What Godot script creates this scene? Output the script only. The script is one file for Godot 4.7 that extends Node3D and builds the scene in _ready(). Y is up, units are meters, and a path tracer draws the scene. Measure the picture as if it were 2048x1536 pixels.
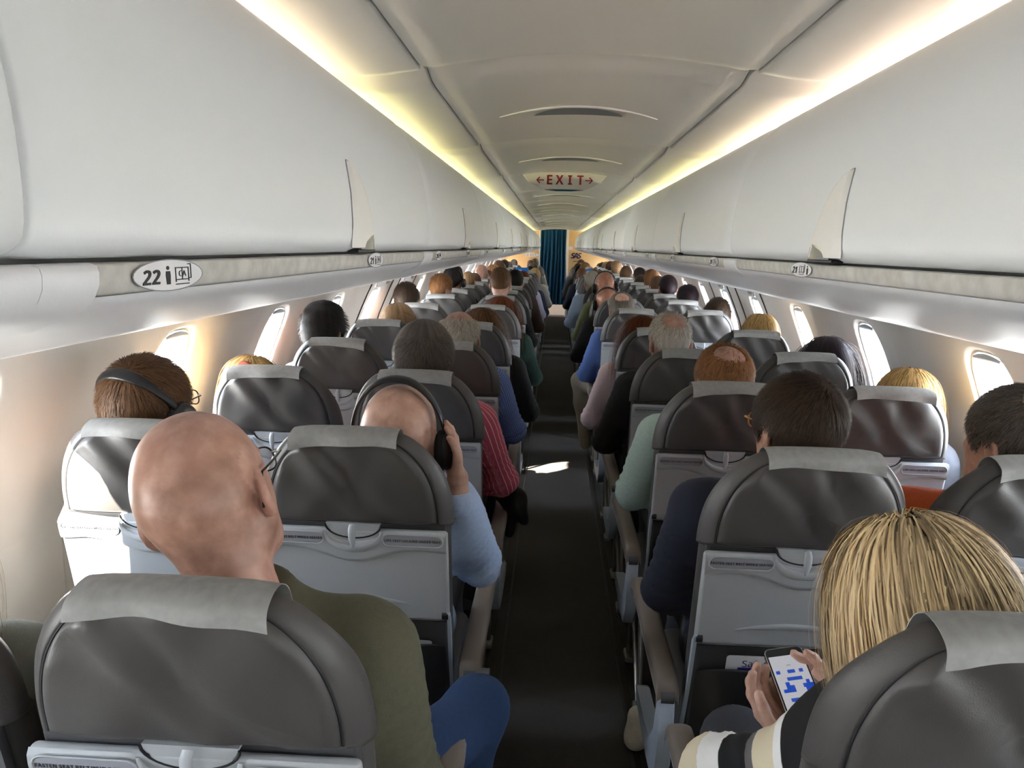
extends Node3D
# Airliner cabin seen from the back of the aisle. Metres, y up, the nose of the aircraft towards -z.

const ROWS := [0.83, 1.62, 2.42, 3.2, 4.05, 5.3, 6.32, 7.11, 7.9, 8.69, 9.48, 10.27, 11.06, 11.85, 12.64, 13.43, 14.22, 15.01, 15.8, 16.59, 17.38]
const AISLE_X := 0.497
const WINDOW_X := 0.975
const END_Z := -18.3
const BACK_Z := 1.3
const BIN_LEN := 1.575
const BIN_Z0 := -0.49
const WIN_Z0 := -0.55
const WIN_STEP := 0.92
const WIN_Y := 1.15

var rng := RandomNumberGenerator.new()
var noise := FastNoiseLite.new()
var mats := {}
var counts := {}
var font: SystemFont
var store := {}

# ------------------------------------------------------------------ mesh building
class MB:
	var v := PackedVector3Array()
	var n := PackedVector3Array()
	var c := PackedColorArray()
	var uv := PackedVector2Array()
	var ix := PackedInt32Array()

	func grid(rows: Array, closed := false, inside: Variant = null) -> void:
		var b := v.size()
		var nr := rows.size()
		var nc: int = rows[0].size()
		for r in nr:
			v.append_array(rows[r])
			for k in nc:
				uv.append(Vector2(float(k) / maxi(1, nc - 1), float(r) / maxi(1, nr - 1)))
		var acc := PackedVector3Array()
		acc.resize(nr * nc)
		var cols := nc if closed else nc - 1
		var tri := PackedInt32Array()
		var lean := 0.0
		var hint: Vector3 = inside if inside != null else Vector3.ZERO
		for r in nr - 1:
			for k in cols:
				var k2 := (k + 1) % nc
				var a := r * nc + k
				var d := r * nc + k2
				var e := (r + 1) * nc + k
				var f := (r + 1) * nc + k2
				var pa := v[b + a]
				var pd := v[b + d]
				var pe := v[b + e]
				var pf := v[b + f]
				var n1 := (pf - pa).cross(pd - pa)
				var n2 := (pe - pa).cross(pf - pa)
				acc[a] += n1 + n2
				acc[d] += n1
				acc[f] += n1 + n2
				acc[e] += n2
				if inside != null:
					lean += (n1 + n2).dot((pa + pf) * 0.5 - hint)
				tri.append_array([a, d, f, a, f, e])
		var s := 1.0
		if inside != null and lean < 0.0:
			s = -1.0
		for i in acc.size():
			n.append((acc[i] * s).normalized() if acc[i].length_squared() > 1e-20 else Vector3.UP)
		for t in range(0, tri.size(), 3):
			if s > 0:
				ix.append_array([b + tri[t], b + tri[t + 1], b + tri[t + 2]])
			else:
				ix.append_array([b + tri[t], b + tri[t + 2], b + tri[t + 1]])

	func fan(ring: PackedVector3Array, inside: Vector3) -> void:
		var mid := Vector3.ZERO
		for p in ring:
			mid += p / ring.size()
		var inner := PackedVector3Array()
		inner.resize(ring.size())
		inner.fill(mid)
		grid([ring, inner], true, inside)

	func box(at: Vector3, size: Vector3, r := 0.004, basis := Basis.IDENTITY, steps := 2) -> void:
		var h := size * 0.5
		r = minf(r, minf(h.x, minf(h.y, h.z)) * 0.98)
		var core := h - Vector3(r, r, r)
		for axis in 3:
			for side in [-1.0, 1.0]:
				var u := (axis + 1) % 3
				var w := (axis + 2) % 3
				var lu := _marks(h[u], r, steps)
				var lw := _marks(h[w], r, steps)
				var rows := []
				for a in lu:
					var row := PackedVector3Array()
					for b in lw:
						var p := Vector3.ZERO
						p[axis] = h[axis] * side
						p[u] = a
						p[w] = b
						var q := p.clamp(-core, core)
						var d := p - q
						var o := q + (d.normalized() * r if d.length() > 1e-9 else Vector3.ZERO)
						row.append(at + basis * o)
					rows.append(row)
				grid(rows, false, at)

	func _marks(h: float, r: float, steps: int) -> PackedFloat32Array:
		var a := PackedFloat32Array()
		for i in steps:
			a.append(-h + r * float(i) / steps)
		a.append(-h + r)
		a.append(h - r)
		for i in steps:
			a.append(h - r + r * float(i + 1) / steps)
		return a

	func tube(path: PackedVector3Array, radii: Variant, sides := 8, capped := true, flat := Vector2.ONE, up := Vector3.ZERO) -> void:
		var rows := []
		var prev := Vector3.ZERO
		for i in path.size():
			var t := (path[mini(i + 1, path.size() - 1)] - path[maxi(i - 1, 0)]).normalized()
			var a: Vector3
			if up != Vector3.ZERO:
				a = (up - t * up.dot(t)).normalized()
			elif i == 0:
				a = t.cross(Vector3.UP if absf(t.y) < 0.9 else Vector3.RIGHT).normalized()
			else:
				a = (prev - t * prev.dot(t)).normalized()
			prev = a
			var b := t.cross(a)
			var r: float = radii if radii is float else radii[i]
			var row := PackedVector3Array()
			for k in sides:
				var g := TAU * k / sides
				row.append(path[i] + (a * cos(g) * flat.x + b * sin(g) * flat.y) * r)
			rows.append(row)
		var b0 := v.size()
		grid(rows, true, null)
		# orient outwards
		var ctr := path[0]
		if (v[b0] - ctr).dot(n[b0]) < 0.0:
			_flip(b0)
		if capped:
			fan(rows[0], path[0] + (path[1] - path[0]) * 0.5)
			fan(rows[-1], path[-1] + (path[-2] - path[-1]) * 0.5)

	func _flip(b0: int) -> void:
		for i in range(b0, n.size()):
			n[i] = -n[i]
		var t := ix.size() - 3
		while t >= 0 and ix[t] >= b0:
			var s := ix[t + 1]
			ix[t + 1] = ix[t + 2]
			ix[t + 2] = s
			t -= 3

	func lathe(profile: PackedVector2Array, xf := Transform3D.IDENTITY, sides := 20) -> void:
		var rows := []
		for p in profile:
			var row := PackedVector3Array()
			for k in sides:
				var g := TAU * k / sides
				row.append(xf * Vector3(p.x * cos(g), p.y, p.x * sin(g)))
			rows.append(row)
		grid(rows, true, xf * Vector3(0, (profile[0].y + profile[-1].y) * 0.5, 0))

	# a flat outline in x and y with thickness along z, its front edge softened
	func plate(poly: PackedVector2Array, z0: float, z1: float, xf := Transform3D.IDENTITY, soft := 0.0) -> void:
		var mid := Vector2.ZERO
		for p in poly:
			mid += p / poly.size()
		var sgn := signf(z1 - z0)
		var outer := PackedVector3Array()
		var edge := PackedVector3Array()
		var back := PackedVector3Array()
		for p in poly:
			back.append(xf * Vector3(p.x, p.y, z0))
			edge.append(xf * Vector3(p.x, p.y, z1 - sgn * soft))
			var q := p + (mid - p).normalized() * soft
			outer.append(xf * Vector3(q.x, q.y, z1))
		var inside := xf * Vector3(mid.x, mid.y, (z0 + z1) * 0.5)
		grid([back, edge], true, inside)
		if soft > 0.0:
			grid([edge, outer], true, inside)
		var id := Geometry2D.triangulate_polygon(poly)
		for s in [0, 1]:
			var b := v.size()
			var nn := (xf.basis * Vector3(0, 0, sgn if s == 0 else -sgn)).normalized()
			for i in poly.size():
				v.append(outer[i] if s == 0 else back[i])
				n.append(nn)
				uv.append(Vector2(poly[i].x, poly[i].y))
			for t in range(0, id.size(), 3):
				var a := b + id[t]
				var d := b + id[t + 1]
				var e := b + id[t + 2]
				if (v[e] - v[a]).cross(v[d] - v[a]).dot(nn) < 0.0:
					ix.append_array([a, e, d])
				else:
					ix.append_array([a, d, e])

	func add(o: MB, xf := Transform3D.IDENTITY) -> void:
		var b := v.size()
		v.append_array(xf * o.v)
		var bs := xf.basis.inverse().transposed()
		for q in o.n:
			n.append((bs * q).normalized())
		uv.append_array(o.uv)
		c.append_array(o.c)
		for i in o.ix:
			ix.append(b + i)

	func shift(xf: Transform3D) -> void:
		v = xf * v
		var bs := xf.basis.inverse().transposed()
		for i in n.size():
			n[i] = (bs * n[i]).normalized()

	func paint(col: Color) -> void:
		while c.size() < v.size():
			c.append(col)

	func mesh() -> ArrayMesh:
		var a := []
		a.resize(Mesh.ARRAY_MAX)
		a[Mesh.ARRAY_VERTEX] = v
		a[Mesh.ARRAY_NORMAL] = n
		a[Mesh.ARRAY_TEX_UV] = uv
		if c.size() == v.size() and c.size() > 0:
			a[Mesh.ARRAY_COLOR] = c
		a[Mesh.ARRAY_INDEX] = ix
		var m := ArrayMesh.new()
		m.add_surface_from_arrays(Mesh.PRIMITIVE_TRIANGLES, a)
		return m


func pv(a: Array) -> PackedVector3Array:
	return PackedVector3Array(a)


func p2(a: Array) -> PackedVector2Array:
	var o := PackedVector2Array()
	for i in range(0, a.size(), 2):
		o.append(Vector2(a[i], a[i + 1]))
	return o


func rounded(w: float, h: float, r: float, cx := 0.0, cy := 0.0, seg := 5) -> PackedVector2Array:
	var o := PackedVector2Array()
	for q in 4:
		var sx: float = [1, -1, -1, 1][q]
		var sy: float = [1, 1, -1, -1][q]
		for i in seg + 1:
			var g := PI / 2 * q + PI / 2 * i / seg
			o.append(Vector2(cx + sx * (w / 2 - r) + r * cos(g), cy + sy * (h / 2 - r) + r * sin(g)))
	return o


func oval(w: float, h: float, n := 24) -> PackedVector2Array:
	var o := PackedVector2Array()
	for i in n:
		o.append(Vector2(cos(TAU * i / n) * w / 2, sin(TAU * i / n) * h / 2))
	return o


# ------------------------------------------------------------------ surface nets
func net(f: Callable, h: float, seeds: Array) -> MB:
	const O := 1024
	var val := {}
	var cell := {}
	var queue := PackedInt64Array()
	for s in seeds:
		var p: Vector3 = s[0]
		var d: Vector3 = s[1].normalized()
		var t := 0.0
		while t < 0.6 and f.call(p + d * t) < 0.0:
			t += h
		t -= h * 0.5
		for back in [0.0, -0.6, 0.6]:
			var q: Vector3 = (p + d * (t + back * h)) / h
			queue.append((int(floor(q.x)) + O) | ((int(floor(q.y)) + O) << 11) | ((int(floor(q.z)) + O) << 22))
	var m := MB.new()
	var done := {}
	var head := 0
	const DI := [0, 1, 0, 1, 0, 1, 0, 1]
	const DJ := [0, 0, 1, 1, 0, 0, 1, 1]
	const DK := [0, 0, 0, 0, 1, 1, 1, 1]
	const E0 := [0, 2, 4, 6, 0, 1, 4, 5, 0, 1, 2, 3]
	const E1 := [1, 3, 5, 7, 2, 3, 6, 7, 4, 5, 6, 7]
	var x := PackedFloat32Array()
	x.resize(8)
	while head < queue.size():
		var key := queue[head]
		head += 1
		if done.has(key):
			continue
		done[key] = true
		var i := (key & 2047) - O
		var j := ((key >> 11) & 2047) - O
		var k := (key >> 22) - O
		var mask := 0
		for q in 8:
			var ck: int = key + DI[q] + (DJ[q] << 11) + (DK[q] << 22)
			var w: float
			if val.has(ck):
				w = val[ck]
			else:
				w = f.call(Vector3(i + DI[q], j + DJ[q], k + DK[q]) * h)
				val[ck] = w
			x[q] = w
			if w < 0.0:
				mask |= 1 << q
		if mask == 0 or mask == 255:
			continue
		var sum := Vector3.ZERO
		var cnt := 0
		for e in 12:
			var a: int = E0[e]
			var b: int = E1[e]
			if ((mask >> a) & 1) != ((mask >> b) & 1):
				var t := x[a] / (x[a] - x[b])
				sum += Vector3(DI[a] + t * (DI[b] - DI[a]), DJ[a] + t * (DJ[b] - DJ[a]), DK[a] + t * (DK[b] - DK[a]))
				cnt += 1
		cell[key] = m.v.size()
		m.v.append((Vector3(i, j, k) + sum / cnt) * h)
		if (mask & 0x55) != 0 and (mask & 0x55) != 0x55: queue.append(key - 1)
		if (mask & 0xAA) != 0 and (mask & 0xAA) != 0xAA: queue.append(key + 1)
		if (mask & 0x33) != 0 and (mask & 0x33) != 0x33: queue.append(key - 2048)
		if (mask & 0xCC) != 0 and (mask & 0xCC) != 0xCC: queue.append(key + 2048)
		if (mask & 0x0F) != 0 and (mask & 0x0F) != 0x0F: queue.append(key - 4194304)
		if (mask & 0xF0) != 0 and (mask & 0xF0) != 0xF0: queue.append(key + 4194304)
	var acc := PackedVector3Array()
	acc.resize(m.v.size())
	const STEP := [1, 2048, 4194304]
	for key in cell:
		for ax in 3:
			var v0: float = val[key]
			var v1: float = val[key + STEP[ax]]
			if (v0 < 0.0) == (v1 < 0.0):
				continue
			var s1: int = STEP[(ax + 1) % 3]
			var s2: int = STEP[(ax + 2) % 3]
			if not (cell.has(key - s1) and cell.has(key - s1 - s2) and cell.has(key - s2)):
				continue
			var a: int = cell[key]
			var b: int = cell[key - s1]
			var c: int = cell[key - s1 - s2]
			var d: int = cell[key - s2]
			if v0 < 0.0:
				var sw := b
				b = d
				d = sw
			var n1 := (m.v[c] - m.v[a]).cross(m.v[b] - m.v[a])
			var n2 := (m.v[d] - m.v[a]).cross(m.v[c] - m.v[a])
			acc[a] += n1 + n2
			acc[b] += n1
			acc[c] += n1 + n2
			acc[d] += n2
			m.ix.append_array([a, b, c, a, c, d])
	for q in acc.size():
		m.n.append(acc[q].normalized())
		m.uv.append(Vector2(m.v[q].x, m.v[q].y))
	return m


class Flesh:
	# rounded bones joined by a smooth minimum
	var a := PackedVector3Array()
	var b := PackedVector3Array()
	var ra := PackedFloat32Array()
	var rb := PackedFloat32Array()
	var k := 0.04
	var cut: Callable

	func bone(p: Vector3, q: Vector3, r0: float, r1: float) -> void:
		a.append(p)
		b.append(q)
		ra.append(r0)
		rb.append(r1)

	func chain(pts: Array, rs: Array) -> void:
		for i in pts.size() - 1:
			bone(pts[i], pts[i + 1], rs[i], rs[i + 1])

	func f(p: Vector3) -> float:
		var d := 1.0
		for i in a.size():
			var ba := b[i] - a[i]
			var pa := p - a[i]
			var t := clampf(pa.dot(ba) / maxf(ba.length_squared(), 1e-9), 0.0, 1.0)
			var e := (pa - ba * t).length() - lerpf(ra[i], rb[i], t)
			var w := k - absf(d - e)
			d = minf(d, e)
			if w > 0.0:
				d -= w * w / (4.0 * k)
		if cut.is_valid():
			d = cut.call(p, d)
		return d

	func seeds() -> Array:
		var o := []
		for i in a.size():
			var t := (b[i] - a[i]).normalized()
			var s := t.cross(Vector3.UP if absf(t.y) < 0.9 else Vector3.RIGHT)
			if s.length() < 0.1:
				s = Vector3.RIGHT
			o.append([(a[i] + b[i]) * 0.5, s])
			o.append([a[i], -s])
		return o


static func smin(x: float, y: float, k: float) -> float:
	var w := maxf(k - absf(x - y), 0.0)
	return minf(x, y) - w * w / (4.0 * k)


static func ell(p: Vector3, c: Vector3, r: Vector3) -> float:
	var q := p - c
	var k0 := (q / r).length()
	var k1 := (q / (r * r)).length()
	return k0 * (k0 - 1.0) / maxf(k1, 1e-6)


static func cap(p: Vector3, a: Vector3, b: Vector3, r0: float, r1: float) -> float:
	var ba := b - a
	var pa := p - a
	var t := clampf(pa.dot(ba) / ba.length_squared(), 0.0, 1.0)
	return (pa - ba * t).length() - lerpf(r0, r1, t)


# ------------------------------------------------------------------ materials
func srgb(r: float, g: float, b: float) -> Color:
	return Color(r / 255.0, g / 255.0, b / 255.0)


func mat(key: String, col: Color, rough := 0.6, metal := 0.0) -> StandardMaterial3D:
	if not mats.has(key):
		var m := StandardMaterial3D.new()
		m.resource_name = key
		m.albedo_color = col
		m.roughness = rough
		m.metallic = metal
		mats[key] = m
	return mats[key]


func noise_tex(freq: float, lo: Color, hi: Color, size := 256, sd := 1, oct := 4) -> NoiseTexture2D:
	var t := NoiseTexture2D.new()
	var fn := FastNoiseLite.new()
	fn.seed = sd
	fn.frequency = freq
	fn.fractal_octaves = oct
	t.noise = fn
	t.width = size
	t.height = size
	t.seamless = true
	var g := Gradient.new()
	g.set_color(0, lo)
	g.set_color(1, hi)
	t.color_ramp = g
	return t


func bump_tex(freq: float, strength: float, size := 256, sd := 2, kind := 0) -> NoiseTexture2D:
	var t := NoiseTexture2D.new()
	var fn := FastNoiseLite.new()
	fn.seed = sd
	fn.frequency = freq
	if kind == 1:
		fn.noise_type = FastNoiseLite.TYPE_CELLULAR
	t.noise = fn
	t.width = size
	t.height = size
	t.seamless = true
	t.as_normal_map = true
	t.bump_strength = strength
	return t


func grain(m: StandardMaterial3D, bump: Texture2D, scale: float, depth: float, tint: Texture2D = null) -> StandardMaterial3D:
	m.uv1_triplanar = true
	m.uv1_scale = Vector3(scale, scale, scale)
	if bump:
		m.normal_enabled = true
		m.normal_texture = bump
		m.normal_scale = depth
	if tint:
		m.albedo_texture = tint
	return m


# ------------------------------------------------------------------ nodes
func numbered(called: String) -> String:
	counts[called] = counts.get(called, -1) + 1
	return called if counts[called] == 0 else "%s_%03d" % [called, counts[called]]


func thing(called: String, label: String, category: String, at := Vector3.ZERO, group := "") -> Node3D:
	var o := Node3D.new()
	o.name = numbered(called)
	add_child(o)
	o.position = at
	tag(o, label, category, group)
	return o


func tag(o: Node3D, label: String, category: String, group := "") -> void:
	o.set_meta("label", label)
	o.set_meta("category", category)
	if group:
		o.set_meta("group", group)


func part(parent: Node3D, called: String, m: Variant, material: Material, label := "") -> MeshInstance3D:
	var o := MeshInstance3D.new()
	o.name = called
	o.mesh = m.mesh() if m is MB else m
	o.material_override = material
	parent.add_child(o, true)
	if label:
		o.set_meta("label", label)
	return o


func structure(called: String, m: Variant, material: Material, label := "") -> Node3D:
	var o: Node3D
	if m == null:
		o = Node3D.new()
	else:
		o = MeshInstance3D.new()
		o.mesh = m.mesh() if m is MB else m
		o.material_override = material
	o.name = called
	add_child(o, true)
	o.set_meta("kind", "structure")
	if label:
		o.set_meta("label", label)
	return o


func text_mesh(s: String, height: float, depth := 0.0006, fname := "Droid Sans", bold := false) -> TextMesh:
	var t := TextMesh.new()
	var fnt := SystemFont.new()
	fnt.font_names = PackedStringArray([fname])
	if bold:
		fnt.font_weight = 700
	t.font = fnt
	t.text = s
	t.font_size = 24
	t.pixel_size = height / 24.0 / 0.72
	t.depth = depth
	t.curve_step = 3.0
	return t

# ------------------------------------------------------------------ the cabin
func _ready() -> void:
	rng.seed = 22
	noise.seed = 7
	# camera
	var cam := Camera3D.new()
	cam.name = "camera"
	cam.position = Vector3(-0.06, 1.62, 0.0)
	cam.rotation_degrees = Vector3(-10.167, 2.929, 1.26)
	cam.fov = 2.0 * rad_to_deg(atan(768.0 / 1538.0))
	cam.near = 0.02
	cam.far = 200.0
	add_child(cam)
	cam.current = true
	# sky, sun and exposure
	var e := Environment.new()
	e.tonemap_mode = Environment.TONE_MAPPER_LINEAR
	e.tonemap_exposure = 2.85
	e.background_mode = Environment.BG_SKY
	var sm := ProceduralSkyMaterial.new()
	sm.sky_top_color = srgb(196, 214, 238)
	sm.sky_horizon_color = srgb(246, 248, 250)
	sm.ground_bottom_color = srgb(215, 215, 212)
	sm.ground_horizon_color = srgb(240, 242, 244)
	sm.sky_energy_multiplier = 1.0
	sm.sun_angle_max = 1.0
	var sk := Sky.new()
	sk.sky_material = sm
	e.sky = sk
	e.background_energy_multiplier = 14.0
	e.sdfgi_enabled = true
	e.ssao_enabled = true
	e.ssil_enabled = true
	var we := WorldEnvironment.new()
	we.name = "environment"
	we.environment = e
	add_child(we)
	var sun := DirectionalLight3D.new()
	sun.name = "sun"
	sun.light_color = Color(1.0, 0.97, 0.91)
	sun.light_energy = 16.0
	sun.light_angular_distance = 0.6
	sun.shadow_enabled = true
	add_child(sun)
	sun.look_at_from_position(Vector3.ZERO, Vector3(1.0, -0.95, -1.0), Vector3.UP)

	make_materials()
	build_shell()
	build_ceiling()
	build_bins()
	build_front()
	build_signs()
	build_seats()
	build_people()
	build_small_things()


func make_materials() -> void:
	var fine := bump_tex(0.06, 3.0, 256, 3)
	grain(mat("white_plastic", srgb(236, 234, 228), 0.42), fine, 9.0, 0.05)
	grain(mat("bin_plastic", srgb(233, 236, 237), 0.38), fine, 9.0, 0.05)
	grain(mat("wall_plastic", srgb(240, 237, 231), 0.55), fine, 9.0, 0.06)
	grain(mat("under_plastic", srgb(226, 227, 230), 0.40), fine, 9.0, 0.05)
	var wear := noise_tex(0.02, srgb(176, 174, 168), srgb(212, 210, 204), 256, 9)
	grain(mat("rail", Color(1, 1, 1), 0.5), fine, 5.0, 0.1, wear)
	mat("chrome", srgb(200, 200, 202), 0.16, 1.0)
	mat("steel", srgb(172, 168, 160), 0.34, 0.9)
	var carpet := noise_tex(0.25, srgb(48, 45, 42), srgb(92, 86, 80), 256, 4, 3)
	grain(mat("carpet", Color(1, 1, 1), 0.98), bump_tex(0.3, 8.0, 256, 5), 5.0, 0.5, carpet)
	mat("track", srgb(60, 58, 54), 0.5, 0.4)
	var leather_b := bump_tex(0.12, 5.0, 512, 6, 1)
	grain(mat("leather", srgb(76, 73, 71), 0.46), leather_b, 7.0, 0.16)
	grain(mat("leather_black", srgb(34, 33, 33), 0.5), leather_b, 7.0, 0.2)
	mat("piping", srgb(38, 38, 42), 0.5)
	mat("seat_shell", srgb(70, 70, 72), 0.6)
	grain(mat("tray", srgb(172, 175, 177), 0.45), fine, 9.0, 0.08)
	mat("tray_light", srgb(172, 175, 177), 0.4)
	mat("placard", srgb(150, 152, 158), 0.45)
	mat("placard_text", srgb(40, 40, 44), 0.6)
	mat("arm_cap", srgb(120, 109, 98), 0.55)
	mat("arm_base", srgb(168, 178, 188), 0.4)
	var paper_b := bump_tex(0.03, 4.0, 256, 8)
	var paper := noise_tex(0.03, srgb(150, 150, 147), srgb(168, 168, 165), 256, 11)
	grain(mat("paper", Color(1, 1, 1), 0.9), paper_b, 6.0, 0.12, paper)
	mat("black_plastic", srgb(26, 26, 28), 0.35)
	mat("black_rubber", srgb(20, 20, 21), 0.7)
	mat("sticker", srgb(226, 226, 228), 0.35)
	mat("ink", srgb(28, 28, 32), 0.6)
	mat("red_ink", srgb(150, 24, 18), 0.5)
	var pane := mat("pane", Color(0.93, 0.97, 1.0, 0.06), 0.02)
	pane.transparency = BaseMaterial3D.TRANSPARENCY_ALPHA
	var lens := mat("lens", Color(0.95, 0.97, 1.0, 0.06), 0.02)
	lens.transparency = BaseMaterial3D.TRANSPARENCY_ALPHA
	mat("bulkhead", srgb(222, 184, 132), 0.6)
	var curtain := noise_tex(0.3, srgb(8, 66, 98), srgb(14, 92, 130), 256, 12)
	grain(mat("curtain", Color(1, 1, 1), 0.9), null, 3.0, 0.0, curtain)


const CARD := ["one", "two", "three", "four", "five", "six", "seven", "eight", "nine", "ten", "eleven", "twelve", "thirteen", "fourteen", "fifteen", "sixteen", "seventeen", "eighteen", "nineteen", "twenty", "twenty-one", "twenty-two"]
const ORD := ["first", "second", "third", "fourth", "fifth", "sixth", "seventh", "eighth", "ninth", "tenth", "eleventh", "twelfth", "thirteenth", "fourteenth", "fifteenth", "sixteenth", "seventeenth", "eighteenth", "nineteenth", "twentieth", "twenty-first", "twenty-second"]


# half width of the side wall lining at a height
func wx(y: float) -> float:
	const T := [[0.0, 1.26], [0.3, 1.36], [0.6, 1.40], [0.82, 1.40], [0.95, 1.378], [1.107, 1.335], [1.228, 1.285], [1.34, 1.235], [1.45, 1.18]]
	for i in T.size() - 1:
		if y <= T[i + 1][0]:
			return lerpf(T[i][1], T[i + 1][1], clampf((y - T[i][0]) / (T[i + 1][0] - T[i][0]), 0.0, 1.0))
	return T[-1][1]


func bay(sx: float) -> Array:
	# one side-wall panel round a window, centred on z = 0; returns [panel, frame, pane, handle]
	var m := MB.new()
	var hz := 0.4585
	var y0 := 0.86
	var y1 := 1.42
	var off := func(z: float) -> float:
		return -0.016 * smoothstep(0.23, 0.31, absf(z))
	var at := func(y: float, z: float, o: float) -> Vector3:
		return Vector3(sx * (wx(y) + o), y, z)
	var inn := Vector3(sx * 1.4, 0.8, 0)
	var zs := [-hz, -hz + 0.002, -0.38, -0.31, -0.29, -0.27, -0.25, -0.23, -0.1, 0.1, 0.23, 0.25, 0.27, 0.29, 0.31, 0.38, hz - 0.002, hz]
	var rows := []
	for y in [0.0, 0.15, 0.3, 0.45, 0.6, 0.72, 0.8, y0]:
		var row := PackedVector3Array()
		for i in zs.size():
			var edge := 0.006 if i == 0 or i == zs.size() - 1 else 0.0
			row.append(at.call(y, zs[i], off.call(zs[i]) + edge))
		rows.append(row)
	m.grid(rows, false, inn)
	# window outline
	var ring := func(t: float, scale: float, depth: float, plain: bool) -> PackedVector3Array:
		var o := PackedVector3Array()
		var nn := 64
		for k in nn:
			var g := TAU * k / nn
			var dx := cos(g)
			var dy := sin(g)
			var yr := (y1 - WIN_Y) if dy > 0 else (WIN_Y - y0)
			var s := minf(hz / maxf(absf(dx), 1e-6), yr / maxf(absf(dy), 1e-6))
			var rz := s * dx
			var ry := s * dy
			# squarish oval
			var q := pow(pow(absf(dx) / 0.135, 3.2) + pow(absf(dy) / 0.19, 3.2), -1.0 / 3.2)
			var z := lerpf(rz, q * dx * scale, t)
			var y := WIN_Y + lerpf(ry, q * dy * scale, t)
			var wob: float = 0.0 if plain else off.call(z)
			o.append(at.call(y, z, wob + depth))
		return o
	var rr := []
	for t in [0.0, 0.12, 0.25, 0.36, 0.48, 0.6, 0.72, 0.82, 0.9]:
		rr.append(ring.call(t, 1.0, 0.0, false))
	rr.append(ring.call(1.0, 1.03, 0.002, true))
	rr.append(ring.call(1.0, 1.0, 0.008, true))
	rr.append(ring.call(1.0, 0.98, 0.018, true))
	rr.append(ring.call(1.0, 0.97, 0.03, true))
	rr.append(ring.call(1.0, 0.965, 0.045, true))
	m.grid(rr, true, inn)
	# the outer skin that shuts out the light round the opening
	var ro := []
	for t in [0.0, 0.5, 1.0]:
		ro.append(ring.call(t, 0.965, 0.045, true))
	m.grid(ro, true, Vector3(0, 0.8, 0))
	rows = []
	for y in [-0.1, 0.3, 0.6, y0]:
		var row := PackedVector3Array()
		for z in [-0.46, 0.46]:
			row.append(Vector3(sx * (wx(y) + 0.045), y, z))
		rows.append(row)
	m.grid(rows, false, Vector3(0, 0.8, 0))
	# inner frame
	var fr := MB.new()
	fr.grid([ring.call(1.0, 0.975, 0.02, true), ring.call(1.0, 0.955, 0.016, true), ring.call(1.0, 0.935, 0.02, true), ring.call(1.0, 0.925, 0.028, true), ring.call(1.0, 0.92, 0.04, true), ring.call(1.0, 0.965, 0.04, true)], true, inn)
	var pn := MB.new()
	pn.fan(ring.call(1.0, 0.93, 0.034, true), Vector3(sx * 2.0, WIN_Y, 0))
	# pull of the raised blind
	var hd := MB.new()
	var g2 := []
	for i in 9:
		var u := (i / 8.0 - 0.5) * 2.0
		var row := PackedVector3Array()
		for j in 5:
			var w := j / 4.0
			row.append(at.call(WIN_Y + 0.178 - 0.03 * w * (1.0 - 0.5 * u * u) - 0.012 * u * u, u * 0.075, 0.016 + 0.012 * sin(w * PI) * -1.0 + 0.012 * w))
		g2.append(row)
	hd.grid(g2, false, inn)
	return [m, fr, pn, hd]


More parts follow.
